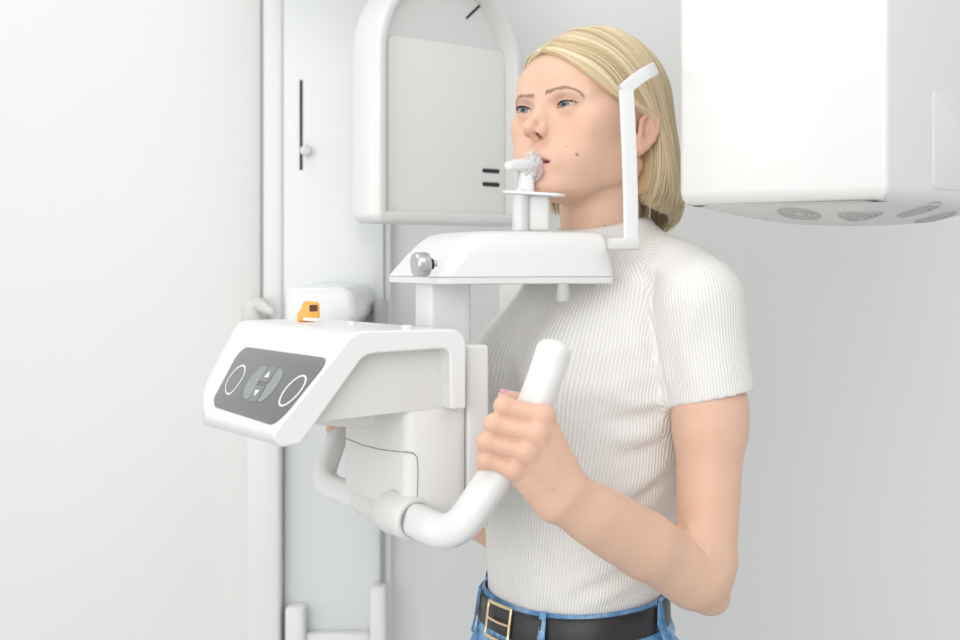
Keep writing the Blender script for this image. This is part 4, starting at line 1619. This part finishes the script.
def shirt_material():
    m = bpy.data.materials.new('ribbed_white_knit')
    m.use_nodes = True
    nt = m.node_tree; L = nt.links
    b = nt.nodes['Principled BSDF']
    a = nt.nodes.new('ShaderNodeAttribute'); a.attribute_name = 'rib'
    mu = nt.nodes.new('ShaderNodeMath'); mu.operation = 'MULTIPLY'; mu.inputs[1].default_value = 2 * math.pi
    si = nt.nodes.new('ShaderNodeMath'); si.operation = 'SINE'
    L.new(a.outputs['Fac'], mu.inputs[0]); L.new(mu.outputs[0], si.inputs[0])
    bp = nt.nodes.new('ShaderNodeBump'); bp.inputs['Strength'].default_value = .42; bp.inputs['Distance'].default_value = .0010
    L.new(si.outputs[0], bp.inputs['Height'])
    tc = nt.nodes.new('ShaderNodeTexCoord')
    n2 = nt.nodes.new('ShaderNodeTexNoise'); n2.inputs['Scale'].default_value = 1400
    L.new(tc.outputs['Object'], n2.inputs['Vector'])
    bp2 = nt.nodes.new('ShaderNodeBump'); bp2.inputs['Strength'].default_value = .25; bp2.inputs['Distance'].default_value = .0005
    L.new(n2.outputs['Fac'], bp2.inputs['Height']); L.new(bp.outputs['Normal'], bp2.inputs['Normal'])
    L.new(bp2.outputs['Normal'], b.inputs['Normal'])
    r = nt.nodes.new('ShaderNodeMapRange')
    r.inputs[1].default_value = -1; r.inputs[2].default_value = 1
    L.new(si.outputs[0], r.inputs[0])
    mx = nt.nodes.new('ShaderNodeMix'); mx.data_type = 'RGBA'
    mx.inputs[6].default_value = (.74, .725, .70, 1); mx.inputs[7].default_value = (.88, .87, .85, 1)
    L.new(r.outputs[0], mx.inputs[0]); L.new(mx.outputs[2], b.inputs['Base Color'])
    b.inputs['Roughness'].default_value = .85
    b.inputs['Specular IOR Level'].default_value = .2
    b.inputs['Sheen Weight'].default_value = .15
    return m


def denim_material():
    m = bpy.data.materials.new('blue_denim')
    m.use_nodes = True
    nt = m.node_tree; L = nt.links
    b = nt.nodes['Principled BSDF']
    tc = nt.nodes.new('ShaderNodeTexCoord')
    n = nt.nodes.new('ShaderNodeTexNoise'); n.inputs['Scale'].default_value = 38; n.inputs['Detail'].default_value = 6; n.inputs['Roughness'].default_value = .7
    L.new(tc.outputs['Object'], n.inputs['Vector'])
    r = nt.nodes.new('ShaderNodeValToRGB')
    e = r.color_ramp.elements
    e[0].position = .30; e[0].color = (.06, .17, .36, 1)
    e[1].position = .72; e[1].color = (.52, .67, .82, 1)
    x = e.new(.5); x.color = (.15, .33, .57, 1)
    L.new(n.outputs['Fac'], r.inputs[0]); L.new(r.outputs[0], b.inputs['Base Color'])
    w = nt.nodes.new('ShaderNodeTexWave'); w.inputs['Scale'].default_value = 420; w.bands_direction = 'DIAGONAL'
    L.new(tc.outputs['Object'], w.inputs['Vector'])
    bp = nt.nodes.new('ShaderNodeBump'); bp.inputs['Strength'].default_value = .4; bp.inputs['Distance'].default_value = .0006
    L.new(w.outputs['Fac'], bp.inputs['Height']); L.new(bp.outputs['Normal'], b.inputs['Normal'])
    b.inputs['Roughness'].default_value = .85
    b.inputs['Specular IOR Level'].default_value = .2
    return m


def waist_ring(z, grow, n=96, a0=0.0, a1=2 * math.pi):
    """points round the waist at one height"""
    row = [np.interp(z, SEC[:, 0], SEC[:, k]) for k in range(1, 6)]
    cx = (row[0] - 480) / FPX * 1.88; yaw = math.radians(row[4])
    f = np.array([-math.sin(yaw), -math.cos(yaw), 0]); l = np.array([math.cos(yaw), -math.sin(yaw), 0])
    out = []
    closed = abs(a1 - a0 - 2 * math.pi) < 1e-6
    for k in range(n):
        t = a0 + (a1 - a0) * k / (n if closed else n - 1)
        c, s = math.sin(t), math.cos(t)            # t = 0 is the front, positive to her left
        e = 2 / 2.25
        lx = math.copysign(abs(c) ** e, c) * (row[2] + grow); ly = math.copysign(abs(s) ** e, s) * (row[3] + grow)
        out.append(Vector(np.array([cx, row[1], z + .004 - .085 * ly - .03 * lx]) + l * lx + f * ly))
    return out


def band(name, z0, z1, g0, thick, material, parent, a0=0.0, a1=2 * math.pi, n=96, tilt=None):
    """a strap round the waist with real thickness"""
    closed = abs(a1 - a0 - 2 * math.pi) < 1e-6
    cols = []
    e = .0012
    prof = [(z0, g0), (z0 + e * .2, g0 + thick * .8), (z0 + e, g0 + thick), ((z0 + z1) / 2, g0 + thick * 1.08), (z1 - e, g0 + thick), (z1 - e * .2, g0 + thick * .8), (z1, g0)]
    R = [waist_ring(z, g, n, a0, a1) for z, g in prof]
    rings = [[R[j][k] for j in range(len(prof))] for k in range(n)]
    return loft(name, rings, material, parent, not closed, 60, closed)

# ------------------------------------------------------------------ build the woman
M_SKIN = skin_material(); M_EYE = eye_material()
M_BROW = mat('brow_hair', (.42, .285, .185), .6); M_LASH = mat('lash_hair', (.02, .015, .012), .6)
M_SHIRT = shirt_material(); M_DENIM = denim_material()
M_LEATHER = mat('black_leather', (.018, .018, .02), .38, bump=.25, bump_scale=500)
M_GOLD = mat('pale_gold_metal', (.83, .66, .42), .25, 1.0)
M_NAIL = mat('nail_polish', (.60, .32, .38), .15, coat=.8)
M_SHOE = mat('white_sneaker_leather', (.78, .77, .75), .5)
M_SOLE = mat('sneaker_sole', (.6, .6, .58), .7)


def build_person():
    F = body_field()
    MOLES.extend([(march(F, 577, 154.5), .0016), (march(F, 605, 226), .0012), (march(F, 566, 146), .0007)])
    v, f = F.polygonise((-.20, 1.50, .93), (.33, 2.16, 1.72), .00165)
    v = relax(v, f, 2, .5)
    coarse = relax(v, f, 9, .6)
    away = np.minimum(np.linalg.norm(v - HEAD_O, axis=1) / .15, np.minimum(np.linalg.norm(v - GRIP, axis=1) / .075, np.linalg.norm(v - far(GRIP), axis=1) / .075))
    wgt = np.clip((away - 1) / .3, 0, 1)[:, None]
    v = v * (1 - wgt) + coarse * wgt
    body = field_obj('person', v, f, M_SKIN)
    l, fl, mo, li = skin_tint(v)
    float_attr(body, 'lip', l); float_attr(body, 'flush', fl); float_attr(body, 'mole', mo); float_attr(body, 'lid_colour', li)
    rng = random.Random(3)
    for s in (1, -1):
        build_eye('eye', s, body)
        P, w = brow_strands(F, s, rng); strands('eyebrow', P, w, M_BROW, body)
        P, w = lash_strands(s, rng); strands('eyelashes', P, w, M_LASH, body)
    # thumb nail
    tip = pv(*HAND_PTS['thumb'][3][:3]); ip = pv(*HAND_PTS['thumb'][2][:3])
    d = nrm(tip - ip); up = nrm(np.array([0, -.25, 1.0])); up = nrm(up - d * (up @ d)); sd = np.cross(d, up)
    bm = bmesh.new()
    bmesh.ops.create_uvsphere(bm, u_segments=20, v_segments=12, radius=1)
    for q in bm.verts:
        c = q.co
        q.co = Vector(tip + d * (.001 + c.x * .0075) + sd * c.y * .0058 + up * (.0052 + c.z * .0030 - .0022 * (c.y ** 2)))
    bm_obj('fingernail', bm, M_NAIL, body, True, None)
    build_hair(body)

    # ribbed top
    S = shirt_field()
    add_folds(S)
    v, f = S.polygonise((-.02, 1.66, .98), (.36, 2.14, 1.50), .0026)
    v = relax(v, f, 4, .55)
    o = field_obj('shirt', v, f, M_SHIRT, body)
    ra = o.data.attributes.new('rib', 'FLOAT', 'CORNER')
    ra.data.foreach_set('value', rib_corners(v.astype(float), f).astype(np.float32).ravel())

    # jeans: waistband, hips and two legs down to the ankles
    J = Field()
    J.func(trunk(.004, top=zpx(612), bottom=.80), np.array([.11, 1.885, .95]), .3, 'add', 0)
    yaw = math.radians(66)
    lft = np.array([math.cos(yaw), -math.sin(yaw), 0]); fwd = np.array([-math.sin(yaw), -math.cos(yaw), 0])
    hip = np.array([.112, 1.885, 0])
    for s in (1, -1):
        a = hip + lft * .088 * s + np.array([0, 0, .88]); kn = hip + lft * .095 * s + fwd * .01 + np.array([0, 0, .48]); an = hip + lft * .10 * s - fwd * .03 + np.array([0, 0, .10])
        J.cap(a, kn, .092, .062, .03); J.cap(kn, an, .062, .050, .02)
        J.ell(hip + lft * .07 * s - fwd * .05 + np.array([0, 0, .90]), (.08, .08, .09), None, .03)
    v, f = J.polygonise((-.14, 1.60, .04), (.36, 2.16, 1.07), .006)
    v = relax(v, f, 1, .5)
    jeans = field_obj('jeans', v, f, M_DENIM, body)
    zc = zpx(606.5)
    band('waistband', zc - .026, zc + .0195, .0035, .0030, M_DENIM, jeans)
    for t in (37, 112, 180, 240, 300, 338):
        r = math.radians(t)
        band('belt_loop', zc - .030, zc + .0230, .0105, .0018, M_DENIM, jeans, r - .035, r + .035, 8)
    belt = band('belt', zc - .0155, zc + .0155, .0068, .0034, M_LEATHER, body)
    tip = band('belt_tip', zc - .0150, zc + .0150, .0104, .0026, M_LEATHER, belt, math.radians(16), math.radians(37), 24)
    # buckle: a rounded frame and its pin
    ang = [math.radians(-2), math.radians(16)]
    ring = []
    zs = [zc - .019, zc + .019]
    def bp(t, z):
        return waist_ring(z, .0155, 2, t, t + .01)[0]
    pts = []
    N = 10
    for k in range(N): pts.append(bp(ang[0] + (ang[1] - ang[0]) * k / N, zs[0]))
    for k in range(N): pts.append(bp(ang[1], zs[0] + (zs[1] - zs[0]) * k / N))
    for k in range(N): pts.append(bp(ang[1] + (ang[0] - ang[1]) * k / N, zs[1]))
    for k in range(N): pts.append(bp(ang[0], zs[1] + (zs[0] - zs[1]) * k / N))
    ctr = sum(pts, Vector()) / len(pts)
    rings = []
    for i, p in enumerate(pts):
        t = (pts[(i + 1) % len(pts)] - pts[i - 1]).normalized()
        n1 = (p - ctr); n1 = (n1 - t * n1.dot(t)).normalized(); n2 = t.cross(n1)
        rings.append([p + n1 * .0022 * math.cos(q) + n2 * .0016 * math.sin(q) for q in [2 * math.pi * k / 8 for k in range(8)]])
    buckle = loft('buckle', rings, M_GOLD, belt, False, 60, True)
    tube('buckle_pin', [bp(ang[0], zc), bp((ang[0] + ang[1]) / 2, zc) + Vector((-.0005, -.001, 0)), bp(ang[1] + .02, zc)], .0016, M_GOLD, belt, 8)
    # shoes
    for s in (1, -1):
        an = hip + lft * .10 * s - fwd * .03
        rings = []
        for t, w, h in ((-.075, .022, .05), (-.065, .034, .085), (-.02, .038, .095), (.04, .042, .072), (.10, .046, .052), (.15, .040, .040), (.175, .018, .026)):
            c = an + fwd * t
            ring = []
            for k in range(20):
                q = 2 * math.pi * k / 20
                ring.append(Vector(c + lft * w * math.copysign(abs(math.cos(q)) ** .8, math.cos(q)) + np.array([0, 0, .022 + (h - .022) / 2 + (h - .022) / 2 * math.copysign(abs(math.sin(q)) ** .8, math.sin(q))])))
            rings.append(ring)
        sh = loft('shoe', rings, M_SHOE, body)
        out = [Vector((t, w)) for t, w in ((-.08, .0), (-.072, .028), (-.02, .040), (.04, .044), (.10, .049), (.15, .044), (.182, .0), (.15, -.044), (.10, -.049), (.04, -.044), (-.02, -.040), (-.072, -.028))]
        prism('sole', out, 0, .026, lambda u, w, d, an=an: Vector(an + fwd * u + lft * w + np.array([0, 0, d])), M_SOLE, sh, .004)
    tag(body, 'blonde woman in ribbed white top and jeans biting the mouthpiece, one hand on the handle', 'person')
    return body


MOLES = []
PERSON = build_person()
